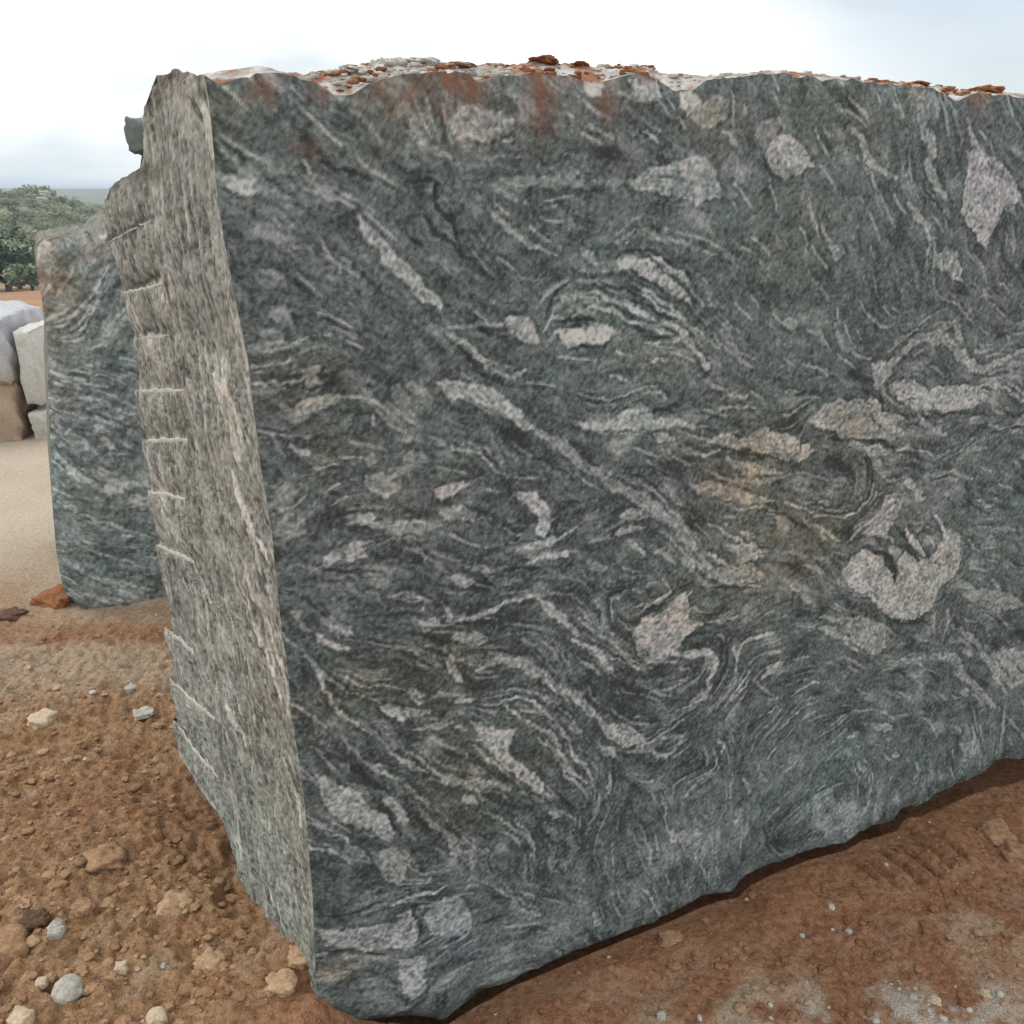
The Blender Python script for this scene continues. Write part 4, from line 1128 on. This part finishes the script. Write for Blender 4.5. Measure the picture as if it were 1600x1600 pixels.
# ---- single stones and clods
def stone_material(name, cols):
    m = M(name, .8, .25)
    g = m.noise(55, 4, .6); h = m.noise(220, 2, .6)
    m.color(m.ramp(m.math('ADD', m.math('MULTIPLY', g, .6), m.math('MULTIPLY', h, .4)), [(.3, cols[0]), (.5, cols[1]), (.7, cols[2])])); m.bump(g, .4, .004); return m.m
SM = {'grey': stone_material('grey_pebble', [(.20, .20, .17), (.35, .34, .29), (.50, .485, .42)]),
      'cream': stone_material('cream_pebble', [(.32, .24, .155), (.45, .355, .25), (.58, .48, .36)]),
      'tan': stone_material('tan_clod', [(.22, .14, .08), (.36, .235, .14), (.50, .36, .24)]),
      'brown': stone_material('brown_clod', [(.16, .09, .048), (.28, .165, .092), (.40, .26, .155)]),
      'dark': stone_material('dark_clod', [(.05, .028, .017), (.09, .05, .03), (.16, .09, .055)]),
      'red': stone_material('red_clod', [(.12, .042, .018), (.25, .10, .042), (.36, .18, .085)]),
      'white': stone_material('white_chip', [(.45, .44, .42), (.62, .61, .59), (.75, .74, .72)])}
def stone(name, px, py, w, h, mat, label, cat, seed, zg=0.0, boxy=.2, rough=.2, group=None):
    for _ in range(6):
        p = on_ground(px, py + h * .25, zg); zg = gh(p[0], p[1])
    dist = np.linalg.norm(p - np.array([0, 0, CAMZ])); a = w * dist / FPX * (.40 if cat == 'stone' else .40)
    v, f = rock_verts(4, seed, rough * 1.25 if cat == 'stone' else .36, boxy)
    v = v * np.array([a, a * 1.0, a * h / w * .95])
    me = mesh_np(name, v, tris=f, mats=(SM[mat],))
    o = link(name, me, None, (p[0], p[1], zg + a * h / w * (.18 if cat == 'stone' else .0))); o.rotation_euler = (0, 0, random.uniform(-.5, .5))
    return tag(o, label, cat, group)
ST_ = 'stones lying on the tipped soil'; CL_ = 'large clods of tipped soil'
for a in [(107, 1540, 46, 42, 'grey', 'round pale grey-green pebble, the largest at lower left', 'stone', 201, .05, .10, ST_),
          (90, 1450, 28, 34, 'grey', 'small upright bluish grey pebble up from the largest round one', 'stone', 202, .3, .2, ST_),
          (245, 1586, 30, 24, 'cream', 'cream pebble at the bottom edge right of the grey ones', 'stone', 203, .3, .15, ST_),
          (190, 1510, 22, 24, 'cream', 'small cream pebble between the round grey pebble and the block', 'stone', 204, .3, .2, ST_),
          (32, 1588, 34, 26, 'cream', 'pale tan pebble in the bottom left corner', 'stone', 205, .3, .2, ST_),
          (66, 1532, 18, 18, 'cream', 'tiny cream pebble just left of the largest round grey one', 'stone', 206, .3, .2, ST_),
          (68, 1124, 40, 26, 'cream', 'flat pale stone on the tan soil at far left', 'stone', 207, .4, .2, ST_),
          (205, 1072, 20, 12, 'grey', 'greyish stone chip on the tan track left of the block', 'stone', 208, .5, .25, ST_),
          (225, 1115, 30, 10, 'grey', 'thin flat greyish flake in front of the tan track', 'stone', 209, .6, .25, ST_),
          (468, 1490, 38, 26, 'tan', 'lumpy tan clod wedged at the foot of the block corner', 'soil clod', 211, .3, .3, CL_),
          (440, 1530, 46, 26, 'tan', 'tan clod just below the one wedged at the block corner', 'soil clod', 212, .3, .3, CL_),
          (165, 1330, 66, 34, 'brown', 'rounded brown clod halfway down the tipped soil', 'soil clod', 213, .2, .25, CL_),
          (275, 1405, 58, 30, 'tan', 'long tan clod near the beige end of the block', 'soil clod', 214, .3, .3, CL_),
          (55, 1432, 40, 24, 'dark', 'dark brown clod left of the small bluish pebble', 'soil clod', 215, .3, .3, CL_),
          (15, 1470, 60, 44, 'brown', 'big brown clod cut by the left picture edge', 'soil clod', 216, .3, .3, CL_),
          (130, 1415, 34, 22, 'brown', 'small brown clod above the upright bluish pebble', 'soil clod', 217, .3, .3, CL_),
          (330, 1500, 46, 34, 'tan', 'tan clod on the slope below the beige block end', 'soil clod', 218, .3, .3, CL_),
          (90, 930, 60, 30, 'red', 'reddish clod beside the foot of the second block', 'soil clod', 219, .5, .35, CL_),
          (20, 960, 44, 16, 'dark', 'low dark clod at left edge in front of pale sand', 'soil clod', 220, .4, .3, CL_),
          (1555, 1300, 56, 30, 'brown', 'dull brown clod right of the digger tooth marks', 'soil clod', 221, .4, .3, CL_),
          (1590, 1330, 50, 44, 'brown', 'brown clod at the right picture edge under the block', 'soil clod', 222, .4, .3, CL_),
          (1048, 1465, 40, 14, 'brown', 'flat brown clod just off the block bottom edge', 'soil clod', 223, .5, .3, CL_),
          (1033, 1585, 16, 16, 'grey', 'small pale chip at the bottom edge in front of the block', 'stone', 224, .3, .2, ST_),
          (1460, 1562, 18, 10, 'cream', 'crumbly pale lump in the whitish patch at bottom right', 'stone', 225, .3, .35, ST_),
          (1540, 1553, 15, 10, 'cream', 'pale lump at the right end of the whitish patch', 'stone', 226, .3, .35, ST_)]:
    stone('stone' if a[6] == 'stone' else 'soil_clod', a[0], a[1], a[2], a[3], a[4], a[5], a[6], a[7], 0.0, a[8], a[9], a[10])

# red clods and white rubble on top of the block
def top_point(px, py):
    s, z, t = on_plane(px, py, C0 + B_ * .10, AZF)
    q = C0 + B_ * .10 + A_ * s; i = int(np.argmin(np.abs(s_cols - s))); j = int(np.argmin(np.abs(dx_[:, i] - .10)))
    return np.array([q[0], q[1], Pt[j, i, 2]])
for px, py, w, h, mt, lb in [(850, 106, 46, 20, 'red', 'rust-red clod on the block top, at its middle'), (905, 108, 30, 14, 'red', 'small rust clod on top right of the middle one'),
                             (940, 112, 26, 12, 'red', 'low rust clod on the top beside a white streak'), (1010, 108, 26, 16, 'red', 'dark red clod standing alone on the top edge'),
                             (1538, 146, 36, 20, 'red', 'orange-brown clod on the top edge at far right'), (1435, 132, 26, 12, 'red', 'tiny brown clod on the top edge over a pale vein'),
                             (612, 102, 44, 22, 'white', 'crumbly white rubble lump on top left of the middle'), (660, 101, 50, 20, 'white', 'greenish white rubble lump beside the first on top'),
                             (720, 106, 46, 14, 'tan', 'tan crumb on top above the broad rust stain'), (560, 122, 50, 18, 'white', 'pale pinkish rubble in the notch of the top edge'),
                             (770, 106, 40, 14, 'tan', 'tan crumb lying left of the middle rust clod')]:
    p = top_point(px, py); dist = np.linalg.norm(p - np.array([0, 0, CAMZ])); a = w * dist / FPX * .5
    sd_ = 300 + int(px)
    v, f = rock_verts(4, sd_, .42, .1); v = v * np.array([a * .9, a * 1.3, a * h / w * .6])
    me = mesh_np('clod', v, tris=f, mats=(SM[mt],))
    o = link('soil_clod' if mt != 'white' else 'rubble_lump', me, None, (p[0], p[1], p[2] - a * h / w * .05))
    tag(o, lb, 'soil clod' if mt != 'white' else 'rubble', 'crumbs lying on the block top')

# thin broken crust along the rim of the top
def rim_crumbs(name, mat, spans, n, seed, smin, smax):
    r = np.random.default_rng(seed); V, F, Sh = [], [], []; o = 0
    base = [rock_verts(2, 900 + seed + q, .45, .2) for q in range(8)]
    for _ in range(n):
        a, b = spans[r.integers(len(spans))]; s = r.uniform(a, b); d = .012 + .12 * r.random() ** 1.3
        i = int(np.argmin(np.abs(s_cols - s))); j = int(np.argmin(np.abs(dx_[:, i] - d)))
        v, f = base[r.integers(8)]; sz = smin + (smax - smin) * r.random() ** 3
        w = v * sz * np.array([1.2, 1.1, .55]) + Pt[j, i] + np.array([0, 0, sz * .05])
        V.append(w); F.append(f + o); o += len(v); Sh.append(np.full(len(v), r.random()))
    me = mesh_np(name, np.concatenate(V), tris=np.concatenate(F), mats=(mat,)); sh = np.concatenate(Sh); col_attr(me, 'shade', np.stack([sh] * 3, -1))
    return link(name, me)
def sx_(px): return fz((px, 115))[0] - Tsz[0, 0] * 0
MAT_RUSTC = clod_material('rust_crumb', (.13, .045, .02), (.26, .11, .05), (.40, .22, .12))
ob = rim_crumbs('rust_crumbs', MAT_RUSTC, [(sx_(690), sx_(760)), (sx_(820), sx_(960)), (sx_(990), sx_(1030)), (sx_(1510), sx_(1570)), (sx_(1420), sx_(1450)), (sx_(560), sx_(640))], 260, 21, .002, .010)
tag(ob, 'rust-coloured crumbs of earth along the block top rim', 'soil', kind='stuff')
ob = rim_crumbs('white_crumbs', MAT_PEB, [(sx_(500), sx_(720)), (sx_(560), sx_(720)), (sx_(740), sx_(830)), (sx_(960), sx_(1120)), (sx_(1100), sx_(1600))], 330, 22, .002, .010)
tag(ob, 'whitish stone crumbs along the block top rim', 'rubble', kind='stuff')

# ------------------------------------------------------------------ the second block, behind
AZ2 = 65.0
C2 = on_ground(115, 957)
a2 = unit(AZ2); n2 = np.array([a2[1], -a2[0], 0.0]); n2 = -n2 if n2[1] > 0 else n2
b2 = unit(-27.0)
def f2(p): s, z, t = on_plane(p[0], p[1], C2, AZ2); return (s, z)
L2 = np.array([f2(p) for p in [(57, 392), (56, 420), (62, 455), (70, 500), (75, 560), (74, 610), (77, 660), (79, 720), (82, 800), (88, 870), (97, 920), (115, 957)]]); L2 = L2[np.argsort(L2[:, 1])]
T2 = np.array([f2(p) for p in [(57, 390), (62, 383), (75, 377), (98, 372), (118, 369), (132, 364), (142, 376), (150, 366), (162, 350), (172, 345)]] + [(.6, f2((172, 345))[1] + .02), (2.4, f2((172, 345))[1])])
B2 = np.array([f2(p) for p in [(115, 957), (132, 966), (165, 970), (200, 969), (230, 966), (268, 960)]] + [(2.4, -.02)])
s2c = np.concatenate([np.arange(0, .8, .0045), np.linspace(.82, 2.2, 40)]); N2 = len(s2c); M2 = 330
t2 = np.linspace(0, 1, M2)[:, None]
S2 = s2c[None, :] + 0 * t2
sT = L2[-1, 0]; sB = L2[0, 0]
zt2 = np.interp(S2 + sT * np.exp(-S2 / .3), T2[:, 0], T2[:, 1]) + .016 * fbm(S2 / .06, 0 * S2, 5, 141, .65); zb2 = np.interp(S2, B2[:, 0], B2[:, 1])
Z2 = zb2 + t2 * (zt2 - zb2); S2f = S2 + np.interp(Z2, L2[:, 1], L2[:, 0]) * np.exp(-S2 / .4)
G2 = Sheet(-.4, 1.3, -.15, 1.75, .0042, 81)
for x, y, a in [(120, 420, -55), (180, 450, -50), (130, 600, 25), (200, 640, 25), (120, 760, 35), (200, 800, 30), (150, 900, 25), (230, 900, 15)]:
    s, z = f2((x, y)); G2.flow(s, z, -math.radians(a), .2)
G2.fc += .02 * math.cos(-math.radians(50)); G2.fs += .02 * math.sin(-math.radians(50))
def P2(pts, amt, field='pale', soft=.012): G2.poly([f2(p) for p in pts], amt, field, soft)
def S2t(pts, w, amt, field='pale'): G2.stroke([f2(p) for p in pts], w * 3.3 / FPX, amt, field, .008)
P2([(100, 728), (122, 732), (142, 750), (128, 755), (108, 742)], .9); P2([(152, 680), (168, 684), (185, 702), (172, 702), (158, 690)], .9)
P2([(160, 755), (185, 745), (195, 770), (165, 775)], .6); P2([(80, 660), (110, 668), (160, 712), (120, 702)], .5); P2([(205, 770), (235, 780), (225, 800), (200, 790)], .55)
for pts, w, a in [([(125, 620), (170, 632), (222, 660)], 7, .6), ([(150, 610), (190, 625), (225, 645)], 6, .6), ([(140, 640), (180, 652), (215, 668)], 6, .55), ([(90, 790), (150, 810), (230, 840)], 6, .5), ([(120, 850), (170, 870), (230, 880)], 6, .45),
                  ([(100, 880), (160, 905), (240, 920)], 8, .5), ([(170, 430), (150, 470), (130, 500)], 6, .5), ([(200, 480), (175, 500), (160, 530)], 5, .5), ([(130, 930), (180, 935), (230, 945)], 8, .5)]:
    S2t(pts, w, a)
for x, y, rx, ry, a, f in [(68, 420, 34, 60, 1.0, 'rust'), (100, 385, 50, 22, .55, 'rust'), (80, 520, 18, 70, .55, 'rust'), (90, 450, 40, 60, .9, 'olive'), (85, 580, 18, 70, .5, 'rust'), (150, 380, 40, 20, .7, 'olive'), (190, 650, 60, 60, .9, 'violet'), (200, 440, 50, 50, .6, 'violet'), (180, 560, 60, 60, .8, 'green'), (150, 850, 70, 90, .8, 'green'), (185, 900, 90, 60, .3, 'dark')]:
    s, z = f2((x, y)); k = 3.3 / FPX; G2.blob(s, z, rx * k, ry * k, a, f)
G2.rust = np.clip(G2.rust * (.40 + .7 * fbm(G2.S / .06, G2.Z / .06, 4, 143)), 0, .6)
G2.streams(G2.angle(.5), 130, lambda a, b: .8, (.005, .013), (.06, .3), (.3, .75), 'pale', 911)
G2.streams(G2.angle(.5), 70, lambda a, b: .8, (.005, .012), (.06, .25), (.3, .8), 'dark', 912)
G2.finish(np.full_like(G2.S, .8), .5, 1.1, .8, 1.0); G2.tone = np.clip(G2.tone + .19, 0, 1); G2.green = np.clip(G2.green + .40, 0, 1.0); G2.violet = np.clip(G2.violet * .6, 0, 1)
r2 = .02 * fbm(S2f / .25, Z2 / .25, 4, 145) + .006 * fbm(S2f / .05, Z2 / .05, 3, 146)
r2 += .010 * np.abs(fbm(S2f / .10, Z2 / .10, 3, 147))
r2 -= .06 * (1 - np.minimum(S2, .10) / .10) ** 2 + .05 * (1 - np.minimum(zt2 - Z2, .07) / .07) ** 2 * (1 + fbm(S2f / .06, 0 * Z2, 3, 148)) + .05 * (1 - np.minimum(Z2 - zb2, .10) / .10) ** 2
Pq = C2 + S2f[..., None] * a2 + r2[..., None] * n2; Pq[..., 2] = Z2
co = [Pq.reshape(-1, 3)]; qs = [grid_quads(M2, N2)]; o_ = M2 * N2
ws = np.linspace(0, 1, 40) ** 2.2
def strip(row_a, row_b, flip):
    global o_
    g = row_a[None] * (1 - ws[:, None, None]) + row_b[None] * ws[:, None, None]
    g[1:-1, :, 2] += .022 * fbm(g[1:-1, :, 0] / .07, g[1:-1, :, 1] / .07, 4, 151, .6)
    co.append(g.reshape(-1, 3)); qs.append(grid_quads(40, len(row_a), o_, flip)); o_ += g.shape[0] * g.shape[1]
dv = b2 * 1.0
strip(Pq[:, 0], Pq[:, 0] + dv, True); strip(Pq[-1], Pq[-1] + dv, False); strip(Pq[:, -1], Pq[:, -1] + dv, False)
strip(Pq[:, 0][::6] + dv, Pq[:, -1][::6] + dv, True)
co = np.concatenate(co); nr = len(co) - M2 * N2
me = mesh_np('weathered_block', co, np.concatenate(qs), mats=(MAT_FACE,))
mm = np.concatenate([np.stack([G2.sample('tone', S2f, Z2), G2.sample('pal', S2f, Z2), G2.sample('rust', S2f, Z2)], -1).reshape(-1, 3), np.tile([[.40, .2, .12]], (nr, 1))])
mm[M2 * N2:, 0] += .22 * fbm(co[M2 * N2:, 0] / .08 + co[M2 * N2:, 2] / .1, co[M2 * N2:, 1] / .08, 3, 9)
tn = np.concatenate([np.stack([G2.sample('violet', S2f, Z2), G2.sample('olive', S2f, Z2), G2.sample('green', S2f, Z2)], -1).reshape(-1, 3), np.tile([[0, .7, 0]], (nr, 1))])
col_attr(me, 'mineral', mm); col_attr(me, 'tint', tn)
tag(link('stone_block', me), 'smaller blue-grey stone block with a rusty upper corner, standing behind the huge one', 'stone block')

# ------------------------------------------------------------------ pale blocks in the yard at far left
def pale_material(name, hi_, lo_, stain):
    m = M(name, .85, .25)
    g = m.noise(9, 4, .6); g2 = m.noise(60, 4, .65)
    z = m.n('ShaderNodeSeparateXYZ'); m.link(m.obj(), z.inputs[0])
    c = m.mix(m.range(m.math('ADD', z.outputs[2], m.math('MULTIPLY', m.math('SUBTRACT', g, .5), .3)), stain[0], stain[1]), lo_, hi_)
    c = m.mix(m.range(g2, .3, .75), m.mix(1.0, c, (.78, .78, .78), 'MULTIPLY'), c)
    m.color(c); m.bump(g2, .6, .01); return m.m
def rough_block(name, loc, size, az, mat, label, seed, n=18, jag=.02, top_slope=0.0, group=None):
    """a six-sided quarried block, every face broken up a little"""
    lx, ly, lz = size
    bm = bmesh.new(); bmesh.ops.create_cube(bm, size=1.0)
    bmesh.ops.subdivide_edges(bm, edges=bm.edges[:], cuts=n, use_grid_fill=True)
    v = np.array([x.co[:] for x in bm.verts])
    nrm = np.where(np.abs(v) > .499, np.sign(v), 0)
    e = (np.abs(v) > .44).sum(1)
    v = v * np.array([lx, ly, lz]); v[:, 2] += lz / 2
    k = fbm(v[:, 0] / .2 + v[:, 2] * 3 + seed, v[:, 1] / .2 + v[:, 2] / .2, 4, seed)
    k = k + .4 * fbm(v[:, 0] / .05 + v[:, 2] / .06, v[:, 1] / .05 - v[:, 2] / .07, 2, seed + 3)
    v = v + nrm * (k[:, None] * jag * 1.5) - nrm * ((e > 1)[:, None] * jag * .35)
    v[:, 2] += top_slope * v[:, 0] * (v[:, 2] > lz * .5)
    for q, c_ in zip(bm.verts, v): q.co = c_
    me = bpy.data.meshes.new(name); bm.to_mesh(me); bm.free(); me.materials.append(mat)
    me.polygons.foreach_set('use_smooth', np.ones(len(me.polygons), bool))
    o = link(name, me, None, loc); o.rotation_euler = (0, 0, -math.radians(az - 90))
    return tag(o, label, 'stone block', group)
MAT_PA = pale_material('grey_weathered_granite', (.50, .51, .54), (.44, .33, .245), (.40, .55))
MAT_PW = pale_material('white_fresh_granite', (.62, .62, .58), (.52, .50, .45), (.1, .4))
DY = 5.9
pR = at_depth(40, 705, DY); pw = at_depth(60, 690, DY)
zb_ = gh(pR[0], pR[1])
def zat(py, y, px=40): return at_depth(px, py, y)[2]
PB = 'pale blocks stacked in the yard'
u_ = unit(80)
cx = np.array([pR[0], pR[1], 0]) - u_ * .55 + unit(-10) * .45
rough_block('stone_block', (cx[0], cx[1], zb_ - .03), (1.1, .9, zat(484, DY) - zb_ + .03), 80, MAT_PA, 'pale block grey above and rusty below, cut by the left edge', 401, 20, .025, -.12, PB)
wx = at_depth(57, 640, DY + .05); z633 = zat(638, DY + .05, 57); z515 = zat(517, DY + .05, 57)
cw = np.array([wx[0], wx[1], 0]) + unit(-10) * .3
rough_block('stone_block', (cw[0], cw[1], zb_ - .03), (.10, .6, z633 - zb_), 80, MAT_PW, 'short white block under the tall white one at far left', 402, 12, .012, 0, PB)
rough_block('stone_block', (cw[0] - .01, cw[1], z633 + .018), (.105, .6, z515 - z633 - .018), 80, MAT_PW, 'tall narrow white block on top of the short white one', 403, 14, .012, 0, PB)
rough_block('packing_stone', (cw[0] - .03, cw[1] + .1, z633 - .045), (.06, .25, .075), 80, MAT_PW, 'small packing stone in the dark gap between the white blocks', 404, 4, .004, 0)

# ------------------------------------------------------------------ vegetation on the hill
def leaf_material(name, lo, mid, hi):
    m = M(name, .7, .2)
    r = m.rgb(m.attr('shade').outputs['Color'])
    oi = m.n('ShaderNodeObjectInfo')
    f = m.math('ADD', m.math('MULTIPLY', r[0], .5), m.math('MULTIPLY', oi.outputs['Random'], .5))
    m.color(m.ramp(f, [(.1, lo), (.5, mid), (.9, hi)])); return m.m
MAT_SCRUB = leaf_material('grey_green_leaves', (.10, .135, .08), (.25, .28, .18), (.46, .46, .36))
MAT_DARK = leaf_material('dark_green_leaves', (.018, .036, .024), (.034, .058, .036), (.06, .09, .055))
MAT_BARK = M('bark', .9, .1).color((.09, .07, .055)).m
def crown_np(n, R, leaf, seed, lumps=7, flat=.75):
    r = np.random.default_rng(seed)
    cs = r.normal(0, .45, (lumps, 3)) * R; cs[:, 2] = np.abs(cs[:, 2]) * flat + R * .35; rs = r.uniform(.35, .6, lumps) * R
    k = r.integers(lumps, size=n); d = r.normal(size=(n, 3)); d /= np.linalg.norm(d, axis=1, keepdims=True)
    c = cs[k] + d * (rs[k] * r.uniform(.7, 1.05, n))[:, None]; c[:, 2] = np.abs(c[:, 2]) + .05
    a = r.normal(size=(n, 3)); a /= np.linalg.norm(a, axis=1, keepdims=True)
    b = np.cross(a, r.normal(size=(n, 3))); b /= np.linalg.norm(b, axis=1, keepdims=True)
    L_ = leaf * r.uniform(.6, 1.3, (n, 1))
    V = np.stack([c - a * L_, c + b * L_ * .5, c + a * L_, c - b * L_ * .5], 1).reshape(-1, 3)
    Q = np.arange(4 * n).reshape(n, 4)
    return V, Q, np.repeat(np.clip(r.normal(.5, .22, n), 0, 1), 4)
def crown_mesh(name, n, R, leaf, seed, mat, **k):
    V, Q, s = crown_np(n, R, leaf, seed, **k)
    me = mesh_np(name, V, Q, mats=(mat,), smooth=False); col_attr(me, 'shade', np.stack([s, s, s], -1)); return me
shr = [crown_mesh('shrub', 420, 1.0, .15, 500 + k, MAT_SCRUB) for k in range(6)]
rs = np.random.default_rng(9)
cnt = 0
pts = []
while len(pts) < 210:
    px = rs.uniform(-40, 178); rr = 62 + 78 * rs.random() ** .8
    d = ray(px, 300); d = d / np.hypot(d[0], d[1])
    x, y = d[0] * rr, d[1] * rr
    if all((x - q[0]) ** 2 + (y - q[1]) ** 2 > .7 for q in pts): pts.append((x, y, rr))
for x, y, rr in pts:
    o = link('shrub', shr[rs.integers(6)], None, (x, y, gh(x, y) - .1))
    s = rs.uniform(.30, .74); o.scale = (s * rs.uniform(.9, 1.5), s * rs.uniform(.9, 1.4), s * rs.uniform(.7, 1.1)); o.rotation_euler = (0, 0, rs.uniform(0, 6.28))
    tag(o, 'rounded grey-green shrub among many on the scrub hillside', 'shrub', 'shrubs on the scrub hillside')
MAT_HROCK = stone_material('hill_rock', [(.22, .22, .20), (.31, .31, .28), (.40, .40, .37)])
hr = [mesh_np('boulder', rock_verts(3, 950 + q, .35, .4)[0] * np.array([1, .8, .6]), tris=ICO[3][1], mats=(MAT_HROCK,)) for q in range(3)]
for q in range(9):
    px = rs.uniform(-10, 172); rr = rs.uniform(66, 138); d = ray(px, 300); d = d / np.hypot(d[0], d[1]); x, y = d[0] * rr, d[1] * rr
    o = link('boulder', hr[q % 3], None, (x, y, gh(x, y) + .35)); k = rs.uniform(.3, .6); o.scale = (k, k, k); o.rotation_euler = (0, 0, rs.uniform(0, 6))
    tag(o, 'pale boulder showing between the shrubs of the hillside', 'boulder', 'pale boulders on the scrub hillside')
# the rest of the scrub, beyond and beside what the picture shows
V, Q, Sx = [], [], []; o_ = 0
base_cr = [crown_np(60, 1.2, .32, 600 + k) for k in range(5)]
for i in range(1700):
    th = math.radians(rs.uniform(-62, 35)); rr = 64 + 90 * rs.random()
    x, y = rr * math.sin(th), rr * math.cos(th)
    if -30 < math.degrees(th) < -22.5 and rr < 138: continue
    v, q, s = base_cr[rs.integers(5)]; k = rs.uniform(.35, .8)
    V.append(v * k + (x, y, 0)); Q.append(q + o_); o_ += len(v); Sx.append(np.clip(s + rs.normal(0, .12), 0, 1))
V = np.concatenate(V); V[:, 2] += ground_h(V[:, 0], V[:, 1]) - .15
me = mesh_np('hillside_scrub', V, np.concatenate(Q), mats=(MAT_SCRUB,), smooth=False); Sx = np.concatenate(Sx); col_attr(me, 'shade', np.stack([Sx] * 3, -1))
tag(link('hillside_scrub', me), 'mass of low grey-green scrub covering the far hill', 'scrub', kind='stuff')
def tree(px, py, dist, R, h, label, seed, mat=MAT_DARK, n=900):
    d = ray(px, py); d = d / np.hypot(d[0], d[1]); x, y = d[0] * dist, d[1] * dist
    e = bpy.data.objects.new('tree', None); COL.objects.link(e); e.location = (x, y, gh(x, y) - .05)
    tag(e, label, 'tree', 'trees at the foot of the hill')
    link('crown', crown_mesh('crown', n, R, .16, seed, mat, lumps=9), e, (0, 0, h * .25))
    bm = bmesh.new(); bmesh.ops.create_cone(bm, cap_ends=True, segments=10, radius1=R * .10, radius2=R * .05, depth=h * .8, matrix=__import__('mathutils').Matrix.Translation((0, 0, h * .4)))
    for k in range(4):
        a = k * 1.6; m = __import__('mathutils').Matrix.Translation((math.cos(a) * R * .2, math.sin(a) * R * .2, h * .5)) @ __import__('mathutils').Matrix.Rotation(.6, 4, Vector((-math.sin(a), math.cos(a), 0)))
        bmesh.ops.create_cone(bm, cap_ends=True, segments=6, radius1=R * .045, radius2=R * .02, depth=h * .5, matrix=m)
    me = bpy.data.meshes.new('trunk'); bm.to_mesh(me); bm.free(); me.materials.append(MAT_BARK); link('trunk', me, e)
tree(8, 420, 50, 1.55, 2.0, 'dark round tree at the left picture edge below the hill', 701)
tree(26, 420, 52, 1.2, 1.7, 'dark tree just right of the round one at the left edge', 702)
tree(-30, 420, 51, 1.6, 2.1, 'dark broad tree left of the round tree, mostly outside the picture', 703)
tree(46, 424, 47, .8, 1.5, 'small lighter tree next to the rusty corner of the second block', 704, MAT_SCRUB, 600)
tree(95, 424, 56, 1.0, 1.8, 'dark tree hidden mostly behind the second block', 705)

# ------------------------------------------------------------------ haze
hz = bmesh.new(); bmesh.ops.create_cube(hz, size=1.0)
for v in hz.verts: v.co = (v.co.x * 7400, v.co.y * 7400, -5.5 + (v.co.z + .5) * 22)
me = bpy.data.meshes.new('haze'); hz.to_mesh(me); hz.free()
hm = bpy.data.materials.new('haze'); hm.use_nodes = True; t = hm.node_tree; t.nodes.clear()
vp = t.nodes.new('ShaderNodeVolumePrincipled'); vp.inputs['Color'].default_value = (.74, .88, 1, 1); vp.inputs['Density'].default_value = .0009
oo = t.nodes.new('ShaderNodeOutputMaterial'); t.links.new(vp.outputs[0], oo.inputs['Volume']); me.materials.append(hm)
tag(link('haze', me), kind='stuff')
